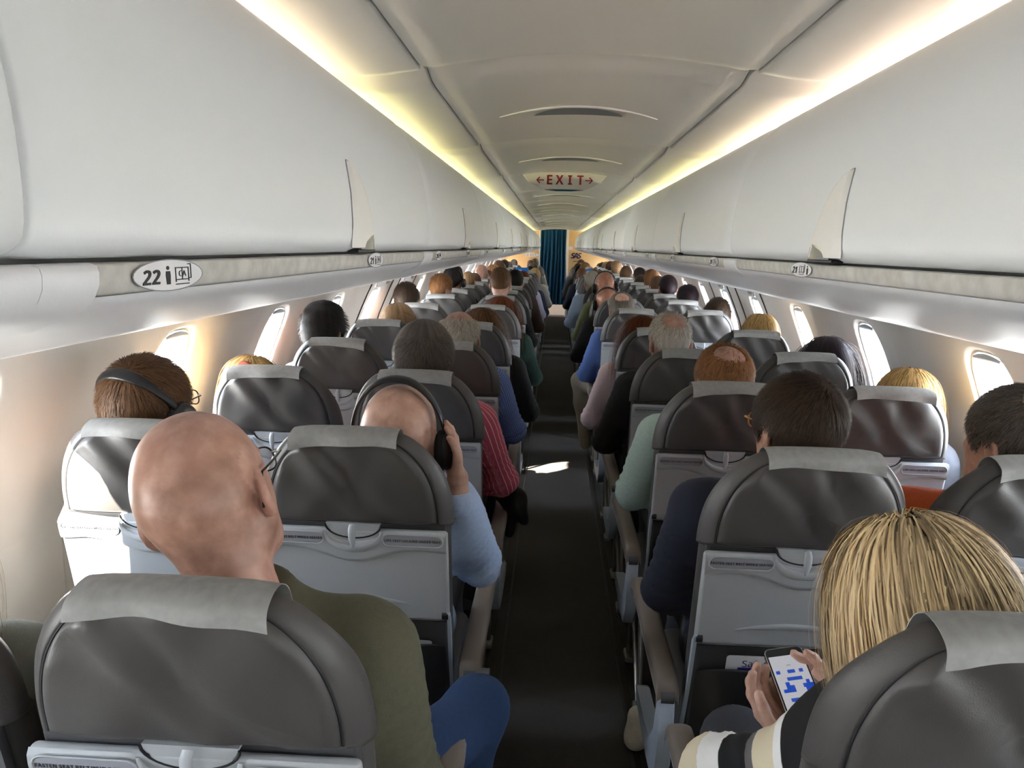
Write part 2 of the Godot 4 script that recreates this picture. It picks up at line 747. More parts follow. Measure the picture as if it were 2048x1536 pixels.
func build_shell() -> void:
	var m := MB.new()
	m.box(Vector3(0, -0.06, (BACK_Z + END_Z) / 2 - 0.7), Vector3(2.9, 0.12, BACK_Z - END_Z + 1.6), 0.002)
	structure("floor", m, mats.carpet, "dark cabin floor under the seats")
	m = MB.new()
	m.box(Vector3(0.01, 0.004, (BACK_Z + END_Z) / 2), Vector3(0.47, 0.012, BACK_Z - END_Z - 0.1), 0.004)
	var carpet := structure("floor_carpet", m, mats.carpet, "dark woven aisle carpet")
	for sx in [-1.0, 1.0]:
		m = MB.new()
		m.box(Vector3(0.01 + sx * 0.228, 0.008, (BACK_Z + END_Z) / 2), Vector3(0.012, 0.012, BACK_Z - END_Z - 0.1), 0.003)
		part(carpet, "edge_strip", m, mats.track)
		var tr := structure("trim_1" if sx < 0 else "trim_2", null, null, "metal seat track on the floor")
		for q in [0.285, 0.93]:
			m = MB.new()
			for w in [-0.016, 0.016]:
				m.box(Vector3(sx * q + w, 0.006, (BACK_Z + END_Z) / 2), Vector3(0.008, 0.014, BACK_Z - END_Z - 0.1), 0.002)
			m.box(Vector3(sx * q, 0.003, (BACK_Z + END_Z) / 2), Vector3(0.04, 0.008, BACK_Z - END_Z - 0.1), 0.002)
			part(tr, "track_rail", m, mats.track)
	# side walls
	for sx in [-1.0, 1.0]:
		var side := "left" if sx < 0 else "right"
		var wall := structure("wall_" + side, null, null, "cream side wall panels")
		var b := bay(sx)
		var meshes := []
		for q in b:
			meshes.append(q.mesh())
		var k := -2
		var n := 0
		while WIN_Z0 - WIN_STEP * k > END_Z - 0.5:
			var z := WIN_Z0 - WIN_STEP * k
			var p := part(wall, "side_panel", meshes[0], mats.wall_plastic)
			p.position.z = z
			n += 1
			var w := structure("window_%d" % (n if sx < 0 else n + 30), null, null, "oval cabin window")
			w.position.z = z
			part(w, "window_frame", meshes[1], mats.white_plastic)
			part(w, "pane", meshes[2], mats.pane)
			part(w, "blind_pull", meshes[3], mats.arm_base)
			k += 1
	# overwing exit hatches: cover plates and joints
	var nd := 0
	for sx in [-1.0, 1.0]:
		for z in [-5.15, -6.07]:
			nd += 1
			var dr := structure("door_%d" % nd, null, null, "overwing exit hatch")
			m = MB.new()
			for dz in [-0.33, 0.33]:
				var path := PackedVector3Array()
				for i in 14:
					var y := 0.25 + 1.13 * i / 13.0
					path.append(Vector3(sx * (wx(y) - 0.0195), y, z + dz))
				m.tube(path, 0.004, 6)
			part(dr, "joint", m, mats.seat_shell)
			m = MB.new()
			var xf := Transform3D(Basis(Vector3(0, 0, -sx), Vector3(-sx * 0.33, 1, 0).normalized(), Vector3(-sx, -0.33, 0).normalized()), Vector3(sx * (wx(1.37) - 0.018), 1.372, z))
			m.plate(rounded(0.36, 0.075, 0.012), 0.0, 0.008, xf, 0.003)
			part(dr, "handle_cover", m, mats.under_plastic)
			m = MB.new()
			m.plate(rounded(0.09, 0.045, 0.018, -0.11), 0.008, 0.012, xf, 0.002)
			part(dr, "handle", m, mats.steel)
	# roof skin above the bins, and the wall behind the camera
	m = MB.new()
	var prof := [Vector2(1.30, 1.36), Vector2(1.24, 1.6), Vector2(1.1, 1.92), Vector2(0.9, 2.09), Vector2(0.5, 2.17), Vector2(0, 2.2)]
	var full := prof.duplicate()
	for i in range(prof.size() - 2, -1, -1):
		full.append(Vector2(-prof[i].x, prof[i].y))
	var rows := []
	for z in [BACK_Z + 0.1, END_Z - 1.5]:
		for o in [0.0]:
			var row := PackedVector3Array()
			for p in full:
				row.append(Vector3(p.x, p.y, z))
			rows.append(row)
	m.grid(rows)
	var rows2 := []
	for z in [BACK_Z + 0.1, END_Z - 1.5]:
		var row := PackedVector3Array()
		for p in full:
			row.append(Vector3(p.x * 1.06, p.y + 0.05, z))
		rows2.append(row)
	m.grid(rows2)
	structure("trim_3", m, mats.wall_plastic, "roof skin above the ceiling panels")
	m = MB.new()
	m.box(Vector3(0, 1.0, BACK_Z + 0.05), Vector3(3.0, 2.5, 0.1), 0.01)
	structure("wall_back", m, mats.wall_plastic, "cream wall behind the last row")
	m = MB.new()
	m.box(Vector3(0, 1.0, END_Z - 0.42), Vector3(3.0, 2.5, 0.1), 0.01)
	structure("wall_front", m, mats.wall_plastic, "galley wall beyond the curtain")


func build_ceiling() -> void:
	var ceil := structure("ceiling", null, null, "white curved ceiling panels")
	var L := 1.3
	var mid := MB.new()
	var rows := []
	for q in [[0.0, 0.03], [0.002, 0.024], [0.012, 0.021], [0.06, 0.019], [0.09, 0.014], [0.12, 0.006], [0.15, 0.001], [0.18, 0.0], [0.6, 0.0], [1.0, 0.0], [1.25, 0.0], [1.285, 0.002], [1.294, 0.008], [1.297, 0.03]]:
		var row := PackedVector3Array()
		for i in 25:
			var x := (i / 12.0 - 1.0) * 0.368
			var lift := 0.0
			if i == 0 or i == 24:
				lift = 0.008
			row.append(Vector3(x, 1.998 + 0.036 * (1.0 - pow(x / 0.366, 2.0)) + q[1] + lift, -q[0]))
		rows.append(row)
	mid.grid(rows, false, Vector3(0, 3, -0.6))
	var back := MB.new()
	back.box(Vector3(0, 2.085, -L / 2), Vector3(1.1, 0.03, L), 0.001)
	var mm := mid.mesh()
	var mb := back.mesh()
	var side_meshes := {}
	for sx in [-1.0, 1.0]:
		var cm := MB.new()
		rows = []
		for q in [[0.0, 0.03], [0.002, 0.024], [0.012, 0.021], [0.06, 0.019], [0.09, 0.014], [0.12, 0.006], [0.15, 0.001], [0.18, 0.0], [0.7, 0.0], [1.25, 0.0], [1.288, 0.003], [1.294, 0.01], [1.297, 0.03]]:
			var row := PackedVector3Array()
			for p in [[0.371, 2.012], [0.3714, 1.9985], [0.373, 1.9965], [0.40, 1.9925], [0.44, 1.986], [0.49, 1.982], [0.54, 1.986], [0.6, 1.995], [0.66, 2.008], [0.74, 2.025], [0.86, 2.06]]:
				row.append(Vector3(sx * p[0], p[1] + q[1], -q[0]))
			rows.append(row)
		cm.grid(rows, false, Vector3(sx * 0.5, 3, -0.6))
		side_meshes[sx] = cm.mesh()
	# the slot that shows in the middle of a panel
	var lip := MB.new()
	var arc := PackedVector3Array()
	var rad := PackedFloat32Array()
	for i in 25:
		var u := i / 12.0 - 1.0
		arc.append(Vector3(u * 0.245, 2.0335 - 0.036 * pow(u * 0.245 / 0.366, 2.0), -0.72 + 0.12 * (1 - u * u)))
		rad.append(0.002 + 0.0035 * (1.0 - pow(absf(u), 2.0)))
	lip.tube(arc, rad, 8)
	var lens := MB.new()
	var top := PackedVector3Array()
	var bot := PackedVector3Array()
	for i in 25:
		var u := i / 12.0 - 1.0
		var yy := 2.0345 - 0.036 * pow(u * 0.14 / 0.366, 2.0) - 0.0045
		top.append(Vector3(u * 0.14, yy, -0.73))
		bot.append(Vector3(u * 0.14, yy, lerpf(-0.73, -0.722 + 0.12 * (1 - pow(u * 0.14 / 0.245, 2.0)), sqrt(maxf(0.0, 1.0 - u * u))) ))
	lens.grid([top, bot])
	var lipm := lip.mesh()
	var lensm := lens.mesh()
	var k := -1
	while -0.5 - L * k > END_Z:
		var z := -0.5 - L * k
		var p := part(ceil, "ceiling_panel", mm, mats.white_plastic)
		p.position.z = z
		if k >= 0 and k != 3:
			var a := part(p, "slot_lip", lipm, mats.bin_plastic)
			var b := part(p, "slot_inlay", lensm, mat("slot_grey", srgb(128, 132, 138), 0.5))
			a.position.z = 0.0
			b.position.z = 0.0
		part(ceil, "backing", mb, mats.wall_plastic).position.z = z
		for sx in [-1.0, 1.0]:
			part(ceil, "cove_panel", side_meshes[sx], mats.white_plastic).position.z = z
		k += 1
	# cove lamps behind the tops of the bins
	k = -1
	while -0.5 - L * k > END_Z:
		var z := -0.5 - L * k - L / 2
		for sx in [-1.0, 1.0]:
			var warm := Color(1.0, 0.95, 0.68)
			if k == 0 or k == -1 or (k == 1 and sx > 0):
				warm = Color(1.0, 0.89, 0.80)
			var lamp := thing("cove_lamp", ("hidden strip lamp above the %s bins, lighting the cove of ceiling panel %s" % ["left" if sx < 0 else "right", ORD[k + 1]]), "lamp", Vector3(sx * 0.75, 1.905, z), "cove strip lamps")
			var tm := MB.new()
			tm.tube(pv([Vector3(0, 0, -0.6), Vector3(0, 0, 0.6)]), 0.007, 10)
			var key := "cove_%d" % [int(warm.b * 100)]
			var gm := mat(key, warm, 0.6)
			gm.emission_enabled = true
			gm.emission = warm
			gm.emission_energy_multiplier = 0.4
			part(lamp, "tube", tm, gm)
			var hm := MB.new()
			hm.box(Vector3(0, -0.014, 0), Vector3(0.04, 0.008, 1.24), 0.002)
			part(lamp, "holder", hm, mats.white_plastic)
			var al := AreaLight3D.new()
			al.name = "lamp_light"
			al.area_size = Vector2(1.2, 0.014)
			al.light_color = warm
			al.light_energy = 0.085
			al.area_range = 8.0
			al.shadow_enabled = true
			lamp.add_child(al)
			# facing up and inwards
			var dirv := Vector3(-sx * 0.85, 0.52, 0).normalized()
			al.basis = Basis.looking_at(dirv, Vector3.UP) 
			al.position = dirv * 0.009
		k += 1


const DOOR := [[0.416, 1.604], [0.400, 1.609], [0.389, 1.620], [0.3865, 1.65], [0.389, 1.70], [0.397, 1.75], [0.409, 1.80], [0.424, 1.84], [0.443, 1.878], [0.467, 1.912], [0.49, 1.930], [0.515, 1.938], [0.53, 1.932]]


func door_x(y: float) -> float:
	for i in range(2, DOOR.size() - 1):
		if y <= DOOR[i + 1][1]:
			return lerpf(DOOR[i][0], DOOR[i + 1][0], clampf((y - DOOR[i][1]) / (DOOR[i + 1][1] - DOOR[i][1]), 0, 1))
	return DOOR[-1][0]


func smooth_line(pts: Array, per := 4) -> Array:
	var o := []
	for i in pts.size() - 1:
		var a: Vector2 = pts[maxi(i - 1, 0)]
		var b: Vector2 = pts[i]
		var c: Vector2 = pts[i + 1]
		var d: Vector2 = pts[mini(i + 2, pts.size() - 1)]
		for k in per:
			o.append(b.cubic_interpolate(c, a, d, float(k) / per))
	o.append(pts[-1])
	return o


func build_bins() -> void:
	var door_line := []
	for p in DOOR:
		door_line.append(Vector2(p[0], p[1]))
	door_line = smooth_line(door_line, 3)
	var under_line := smooth_line([Vector2(0.405, 1.575), Vector2(0.415, 1.565), Vector2(0.45, 1.55), Vector2(0.52, 1.53), Vector2(0.6, 1.51), Vector2(0.7, 1.485), Vector2(0.85, 1.447), Vector2(1.0, 1.412), Vector2(1.12, 1.384), Vector2(1.2, 1.366), Vector2(1.255, 1.356)], 3)
	var meshes := {}
	for sx in [-1.0, 1.0]:
		var ins := Vector3(sx * 0.8, 1.75, -0.8)
		var door := MB.new()
		var rows := []
		for d in [0.0, 0.002, 0.006, 0.014, 0.026, 0.042, 0.065, 0.3, 0.8, 1.3, BIN_LEN - 0.065, BIN_LEN - 0.042, BIN_LEN - 0.026, BIN_LEN - 0.014, BIN_LEN - 0.006, BIN_LEN - 0.002, BIN_LEN]:
			var ed: float = minf(d, BIN_LEN - d)
			var inset := 0.016 * pow(maxf(0.0, 1.0 - ed / 0.065), 2.5) + (0.012 if ed < 0.001 else 0.0)
			var row := PackedVector3Array()
			for i in door_line.size():
				var p: Vector2 = door_line[i]
				row.append(Vector3(sx * (p.x + inset), p.y, -d))
			rows.append(row)
		door.grid(rows, false, ins)
		var under := MB.new()
		rows = []
		for d in [0.001, 0.004, 0.4, 0.8, 1.2, BIN_LEN - 0.004, BIN_LEN - 0.001]:
			var ed: float = minf(d, BIN_LEN - d)
			var row := PackedVector3Array()
			for p in under_line:
				row.append(Vector3(sx * p.x, p.y + (0.003 if ed < 0.002 else 0.0), -d))
			rows.append(row)
		under.grid(rows, false, ins)
		var body := MB.new()
		rows = []
		for d in [0.003, BIN_LEN - 0.003]:
			rows.append(pv([Vector3(sx * 1.2, 1.37, -d), Vector3(sx * 0.43, 1.59, -d), Vector3(sx * 0.43, 1.62, -d), Vector3(sx * 0.435, 1.8, -d), Vector3(sx * 0.52, 1.92, -d), Vector3(sx * 0.6, 1.89, -d), Vector3(sx * 0.95, 1.88, -d)]))
		body.grid(rows, false, ins)
		var rail := MB.new()
		rows = []
		for d in [0.07, 0.072, 0.5, 1.0, BIN_LEN - 0.072, BIN_LEN - 0.07]:
			var ed: float = minf(d, BIN_LEN - d)
			var o := 0.004 if ed < 0.071 else 0.0
			rows.append(pv([Vector3(sx * 0.43, 1.6, -d), Vector3(sx * (0.402 + o), 1.6005, -d), Vector3(sx * (0.3985 + o), 1.598, -d), Vector3(sx * (0.3985 + o), 1.588, -d), Vector3(sx * (0.401 + o), 1.578, -d), Vector3(sx * (0.405 + o), 1.5755, -d), Vector3(sx * 0.43, 1.572, -d)]))
		rail.grid(rows, false, ins)
		var covers := []
		for c in 2:
			var cover := MB.new()
			rows = []
			for q in [[0.0002, 0.0], [0.003, 0.0], [0.03, -0.001], [0.064, 0.0], [0.068, 0.002], [0.069, 0.008]]:
				var row := PackedVector3Array()
				var d: float = q[0] if c == 0 else BIN_LEN - q[0]
				for p in [[0.425, 1.6005], [0.402, 1.601], [0.396, 1.599], [0.3945, 1.594], [0.395, 1.585], [0.399, 1.576], [0.407, 1.567], [0.42, 1.560], [0.45, 1.5485]]:
					row.append(Vector3(sx * (p[0] + q[1]), p[1], -d))
				rows.append(row)
			cover.grid(rows, false, ins)
			covers.append(cover.mesh())
		# fin shaped latch plate
		var fin := MB.new()
		rows = []
		var zc := -BIN_LEN / 2 - 0.02
		for i in 17:
			var t := i / 16.0
			var y := 1.612 + 0.137 * t
			var w := 0.15 * pow(1.0 - t, 0.6) + 0.004
			var row := PackedVector3Array()
			for j in 11:
				var u := j / 10.0
				var ed := minf(u, 1.0 - u) * w
				var lift := 0.008 * smoothstep(0.0, 0.006, ed) if t < 0.98 else 0.001
				row.append(Vector3(sx * (door_x(y) - lift), y, zc + 0.05 - w * u))
			rows.append(row)
		fin.grid(rows, false, ins)
		var edge_shade := MB.new()  # thin grey tube draws the shade along the edge of the latch plate
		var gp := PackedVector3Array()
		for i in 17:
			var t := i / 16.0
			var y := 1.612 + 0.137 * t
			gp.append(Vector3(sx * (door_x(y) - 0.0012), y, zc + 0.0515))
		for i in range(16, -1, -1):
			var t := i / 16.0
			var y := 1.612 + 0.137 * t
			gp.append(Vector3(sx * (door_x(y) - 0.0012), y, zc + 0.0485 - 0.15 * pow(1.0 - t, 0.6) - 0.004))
		edge_shade.tube(gp, 0.001, 6)
		var pull := MB.new()
		rows = []
		for i in 7:
			var t := i / 6.0
			var y := 1.609 + 0.027 * t
			var w := 0.10 * sqrt(maxf(0.0, 1.0 - t * t)) + 0.002
			var row := PackedVector3Array()
			for j in 9:
				var u := j / 8.0
				row.append(Vector3(sx * (door_x(maxf(y, 1.62)) - 0.005 - 0.007 * sin(u * PI) * (1.0 - 0.6 * t)), y, zc + 0.05 - 0.045 - (0.102 - w) * 0.8 - w * u))
			rows.append(row)
		pull.grid(rows, false, ins)
		var pull_gap := MB.new()
		pull_gap.box(Vector3(sx * 0.397, 1.6065, zc - 0.05), Vector3(0.02, 0.006, 0.12), 0.002)
		meshes[sx] = [body.mesh(), door.mesh(), fin.mesh(), pull.mesh(), under.mesh(), rail.mesh(), covers[0], pull_gap.mesh(), covers[1], edge_shade.mesh()]
	for sx in [-1.0, 1.0]:
		var s := "left" if sx < 0 else "right"
		for k in range(-1, 11):
			var z := BIN_Z0 - BIN_LEN * k
			var where := "white overhead bin in the %s row, %s ahead of the bin by the rear wall" % [s, ORD[k]]
			if k == -1:
				where = "white overhead bin nearest the rear wall on the %s side" % s
			elif k == 10:
				where = "white overhead bin closest to the blue curtain, %s side" % s
			var b := thing("overhead_bin", where, "overhead bin", Vector3(0, 0, z), "overhead bins along the %s side" % s)
			var me: Array = meshes[sx]
			part(b, "body", me[0], mats.bin_plastic)
			var d := part(b, "door", me[1], mats.bin_plastic)
			part(d, "latch_plate", me[2], mats.white_plastic)
			part(d, "latch_pull", me[3], mats.chrome, "chrome latch pull")
			part(d, "latch_gap", me[7], mats.black_plastic)
			part(d, "latch_edge_shade", me[9], mats.placard)
			part(b, "underside", me[4], mats.under_plastic)
			part(b, "rail", me[5], mats.rail, "worn grey rail")
			part(b, "rail_cover", me[6], mats.under_plastic)
			part(b, "rail_cover", me[8], mats.under_plastic)


func build_front() -> void:
	var m := MB.new()
	m.box(Vector3(-0.89, 1.03, END_Z), Vector3(0.94, 2.1, 0.05), 0.008)
	var a := structure("wall_partition_left", m, mats.bulkhead, "tan cabin partition left of the curtain")
	m = MB.new()
	m.box(Vector3(-0.415, 1.03, END_Z + 0.01), Vector3(0.03, 2.1, 0.07), 0.008)
	part(a, "post", m, mats.white_plastic)
	m = MB.new()
	m.box(Vector3(0.81, 1.03, END_Z), Vector3(1.1, 2.1, 0.05), 0.008)
	var b := structure("wall_partition_right", m, mats.bulkhead, "tan cabin partition right of the curtain")
	m = MB.new()
	m.box(Vector3(0.236, 1.03, END_Z + 0.01), Vector3(0.05, 2.1, 0.07), 0.008)
	part(b, "post", m, mats.white_plastic)
	m = MB.new()
	m.box(Vector3(0.5, 1.30, END_Z + 0.04), Vector3(0.26, 0.016, 0.05), 0.004)
	part(b, "ledge", m, mats.seat_shell)
	# curtain
	var c := thing("curtain", "pleated deep blue curtain closing the aisle between the tan partitions", "curtain", Vector3(0, 0, END_Z + 0.02))
	m = MB.new()
	var rows := []
	for i in 19:
		var y := 2.03 - 1.75 * i / 18.0
		var row := PackedVector3Array()
		for k in 97:
			var u := k / 96.0
			var amp := 0.012 + 0.03 * smoothstep(0.0, 0.35, (2.03 - y) / 1.75)
			var z := amp * sin(u * TAU * 7.5 + 0.6 * sin(u * 9.0) + 0.5 * sin(y * 2.3)) + 0.012 * sin(u * 31.0 + y)
			row.append(Vector3(lerpf(-0.40, 0.208, u) + 0.01 * sin(y * 3.0 + u * 6.0), y, z))
		rows.append(row)
	m.grid(rows)
	part(c, "cloth", m, mats.curtain)
	m = MB.new()
	m.tube(pv([Vector3(-0.4, 2.035, 0), Vector3(0.21, 2.035, 0)]), 0.008, 8)
	part(c, "rail", m, mats.steel)


func build_signs() -> void:
	# lit-less exit sign hanging from the ceiling
	var s := thing("exit_sign", "white ceiling sign with red arrows and the word EXIT", "sign", Vector3(-0.018, 1.985, -4.45))
	var m := MB.new()
	var tilt := Transform3D(Basis(Vector3.RIGHT, 0.12), Vector3.ZERO)
	m.plate(p2([-0.235, 0.03, -0.2, -0.01, -0.13, -0.047, 0.13, -0.047, 0.2, -0.01, 0.235, 0.03, 0.15, 0.046, 0.0, 0.052, -0.15, 0.046]), -0.03, 0.0, tilt, 0.006)
	part(s, "plate", m, mats.white_plastic)
	m = MB.new()
	m.plate(p2([-0.11, -0.05, -0.04, -0.056, 0.04, -0.056, 0.11, -0.05, 0.04, -0.047, -0.04, -0.047]), -0.02, 0.004, tilt, 0.001)
	part(s, "lower_lip", m, mats.curtain)
	var x := -0.085
	for ch in ["E", "X", "I", "T"]:
		var t := part(s, "letter", text_mesh(ch, 0.052, 0.002, "Droid Sans", true), mats.red_ink)
		t.transform = tilt * Transform3D(Basis.IDENTITY, Vector3(x, 0.006, 0.001))
		x += 0.057
	for sg in [-1.0, 1.0]:
		m = MB.new()
		m.box(Vector3(sg * 0.135, 0.004, 0.0015), Vector3(0.04, 0.006, 0.002), 0.0005)
		for d in [-1.0, 1.0]:
			m.box(Vector3(sg * 0.147, 0.004 + d * 0.008, 0.0015), Vector3(0.024, 0.006, 0.002), 0.0005, Basis(Vector3.BACK, -sg * d * 0.75))
		part(s, "arrow", m, mats.red_ink).transform = tilt
	# airline name and exit sign on the partitions
	var n := thing("partition_lettering", "dark navy SAS letters on the tan partition beside the curtain", "sign", Vector3(0.44, 1.43, END_Z + 0.03))
	var navy := mat("navy_ink", srgb(20, 24, 92), 0.5)
	x = -0.075
	for ch in ["S", "A", "S"]:
		var t := part(n, "letter", text_mesh(ch, 0.13, 0.006, "Droid Sans", true), navy)
		t.position = Vector3(x, 0, 0)
		t.transform.basis = Basis(Vector3(1, 0, 0), Vector3(0.22, 1, 0), Vector3(0, 0, 1))
		x += 0.078
	var ex := thing("partition_exit_sign", "pale oval EXIT sign on the tan partition left of the curtain", "sign", Vector3(-0.60, 1.43, END_Z + 0.03))
	m = MB.new()
	m.plate(oval(0.34, 0.1), 0.0, 0.01, Transform3D.IDENTITY, 0.003)
	part(ex, "plate", m, mats.sticker)
	var et := part(ex, "lettering", text_mesh("E X I T", 0.055, 0.002), mat("faded_red", srgb(150, 96, 84), 0.6))
	et.position.z = 0.011
	var em := thing("partition_notice", "small pale square notice on the partition post side", "notice", Vector3(0.31, 1.60, END_Z + 0.03))
	m = MB.new()
	m.plate(rounded(0.09, 0.08, 0.01), 0.0, 0.006, Transform3D.IDENTITY, 0.002)
	part(em, "plate", m, mats.sticker)
	# row number stickers on the rails
	var base := MB.new()
	base.plate(oval(0.077, 0.027, 28), 0.0, 0.0008)
	var rim := MB.new()

	var ov := oval(0.077, 0.027, 28)
	var path := PackedVector3Array()
	for i in 29:
		path.append(Vector3(ov[i % 28].x, ov[i % 28].y, 0.0008))
	rim.tube(path, 0.0005, 4, false)
	var man := MB.new()
	man.plate(oval(0.0032, 0.0036, 10), 0.0, 0.0004, Transform3D(Basis.IDENTITY, Vector3(0, 0.0062, 0.0008)))
	man.plate(p2([-0.002, -0.008, 0.002, -0.008, 0.0026, 0.0, 0.0022, 0.0034, -0.0022, 0.0034, -0.0026, 0.0]), 0.0, 0.0004, Transform3D(Basis.IDENTITY, Vector3(0, 0, 0.0008)))
	var seat := MB.new()
	for q in [[0.0, 0.006, 0.016, 0.0009], [0.0, -0.0045, 0.016, 0.0009], [0.0, -0.0085, 0.016, 0.0009], [-0.0075, 0.0, 0.0009, 0.013], [0.0, 0.001, 0.0009, 0.011], [0.0075, 0.0, 0.0009, 0.013], [0.0105, 0.003, 0.0009, 0.012], [0.009, -0.0035, 0.004, 0.0009], [0.009, 0.009, 0.004, 0.0009]]:
		seat.box(Vector3(q[0], q[1], 0.001), Vector3(q[2], q[3], 0.0006), 0.0001)
	var bm := base.mesh()
	var rm := rim.mesh()
	var mm := man.mesh()
	var sm := seat.mesh()
	for sx in [-1.0, 1.0]:
		for k in ROWS.size():
			var num := 22 - k
			var z: float = -ROWS[k] + (0.165 if sx < 0 else 0.15)
			var fz := fposmod(-(z - BIN_Z0), BIN_LEN)
			if fz < 0.13:
				z -= 0.13 - fz
			elif fz > BIN_LEN - 0.13:
				z += 0.13 - (BIN_LEN - fz)
			var st := thing("row_number_sticker", "white oval sticker marking row %s on the %s bin rail" % [CARD[num - 1], "left" if sx < 0 else "right"], "sticker", Vector3(sx * 0.3973, 1.5885, z), "row number stickers")
			st.basis = Basis(Vector3(0, 0, sx) * 1.6, Vector3(sx * 0.02, 1, 0).normalized(), Vector3(-sx, 0.02, 0).normalized())
			part(st, "plate", bm, mats.sticker)
			part(st, "rim", rm, mats.placard)
			var tx := part(st, "number", text_mesh(str(num), 0.0125, 0.0006, "Droid Sans", true), mats.ink)
			tx.position = Vector3(-0.0205, -0.001, 0.0012)
			tx.transform.basis = Basis(Vector3(1, 0, 0), Vector3(0.15, 1, 0), Vector3(0, 0, 1))
			part(st, "person_icon", mm, mats.ink).position.x = -0.003 if sx < 0 else 0.024
			part(st, "seat_icon", sm, mats.ink).position.x = 0.013 if sx < 0 else 0.004
			if k < 3 and sx < 0:
				var ca := part(st, "seat_letters", text_mesh("CA" if sx < 0 else "DF", 0.0052, 0.0006), mats.ink)
				ca.position = Vector3(0.013 if sx < 0 else 0.004, 0.0008, 0.0012)

# ------------------------------------------------------------------ seats
# Seat axes: origin on the floor below the seat, z = 0 the rear face at 1 m, the aisle towards +x * ai.
const HEAD := [[0.2225, 0.982], [0.222, 1.01], [0.2195, 1.04], [0.213, 1.075], [0.202, 1.11], [0.187, 1.14], [0.168, 1.167], [0.146, 1.190], [0.121, 1.206], [0.09, 1.214], [0.05, 1.217], [0.0, 1.218]]


func lean(z := 0.0) -> Transform3D:
	return Transform3D(Basis(Vector3(1, 0, 0), Vector3(0, 1, 0.2), Vector3(0, 0, 1)), Vector3(0, 0, -0.2 + z))


func head_outline() -> PackedVector2Array:
	var o := PackedVector2Array()
	var fine := []
	for p in HEAD:
		fine.append(Vector2(p[0], p[1]))
	fine = smooth_line(fine, 3)
	for i in range(fine.size() - 1, 0, -1):
		o.append(Vector2(-fine[fine.size() - 1 - i].x, fine[fine.size() - 1 - i].y))
	for i in range(fine.size() - 1, -1, -1):
		o.append(fine[i])
	for i in range(1, 14):
		o.append(Vector2(lerpf(0.2225, -0.2225, i / 14.0), 0.978))
	return o


func folds(x: float, y: float, sd: float) -> float:
	# creases in the leather, strongest below the top edge and across to the lower corner
	var a := sin((x * 0.9 + (y - 1.0) * 0.75 + sd * 0.13) * 62.0 + 2.0 * noise.get_noise_2d(x * 260.0 + sd * 40.0, y * 200.0))
	var b := sin((x * 1.1 - (y - 1.0) * 0.5 + sd * 0.3) * 41.0 + 1.5 * noise.get_noise_2d(x * 200.0 - 90.0, y * 260.0 + sd * 30.0))
	var near_top := exp(-pow((y - 1.17) / 0.055, 2.0)) * (0.4 + 0.6 * smoothstep(0.2, -0.1, x * signf(0.5 - sd)))
	var diag := exp(-pow((x * 0.6 + (y - 1.07) * 0.9) / 0.06, 2.0)) * 0.8
	return 0.0030 * a * near_top + 0.0042 * a * diag + 0.0014 * b


func make_backrest(sd: float) -> Array:
	var line := head_outline()
	var c := Vector2(0, 1.085)
	var m := MB.new()
	var ring := func(inset: float, z: float, wrinkle: float) -> PackedVector3Array:
		var o := PackedVector3Array()
		for p in line:
			var q := c + (p - c) * (1.0 - inset / 0.2)
			var w := wrinkle * 1.5 * folds(q.x, q.y, sd) if wrinkle > 0 else 0.0
			var thin := 1.0 - 0.45 * smoothstep(1.06, 1.21, q.y) if z < 0.0 else 1.0
			o.append(Vector3(q.x, q.y, z * thin + w))
		return o
	var T := lean()
	var front := []
	for q in [[0.199, -0.094], [0.1, -0.094], [0.04, -0.090], [0.018, -0.082], [0.005, -0.066], [0.0, -0.052], [0.002, -0.036], [0.008, -0.02], [0.017, -0.008], [0.023, -0.003], [0.0265, -0.002], [0.029, -0.005]]:
		front.append(ring.call(q[0], q[1], 0.0))
	m.grid(front, true, Vector3(0, 1.08, -0.045))
	var rear := []
	for q in [[0.029, -0.005, 0.0], [0.0305, -0.002, 0.0], [0.033, 0.003, 0.2], [0.037, 0.007, 0.5], [0.042, 0.010, 0.9], [0.048, 0.012, 1.0], [0.06, 0.0135, 1.0], [0.075, 0.0145, 1.0], [0.09, 0.0155, 1.0], [0.11, 0.0165, 1.0], [0.13, 0.017, 1.0], [0.15, 0.0175, 1.0], [0.17, 0.018, 1.0], [0.185, 0.018, 1.0], [0.1995, 0.018, 1.0]]:
		rear.append(ring.call(q[0], q[1], q[2]))
	m.grid(rear, true, Vector3(0, 1.08, -0.045))
	m.shift(T)
	var pip := MB.new()
	var path := PackedVector3Array()
	for i in line.size() - 13:
		var q := c + (line[i] - c) * (1.0 - 0.0285 / 0.2)
		path.append(Vector3(q.x, q.y, -0.003))
	pip.tube(path, 0.0018, 6)
	pip.shift(T)
	return [m, pip]


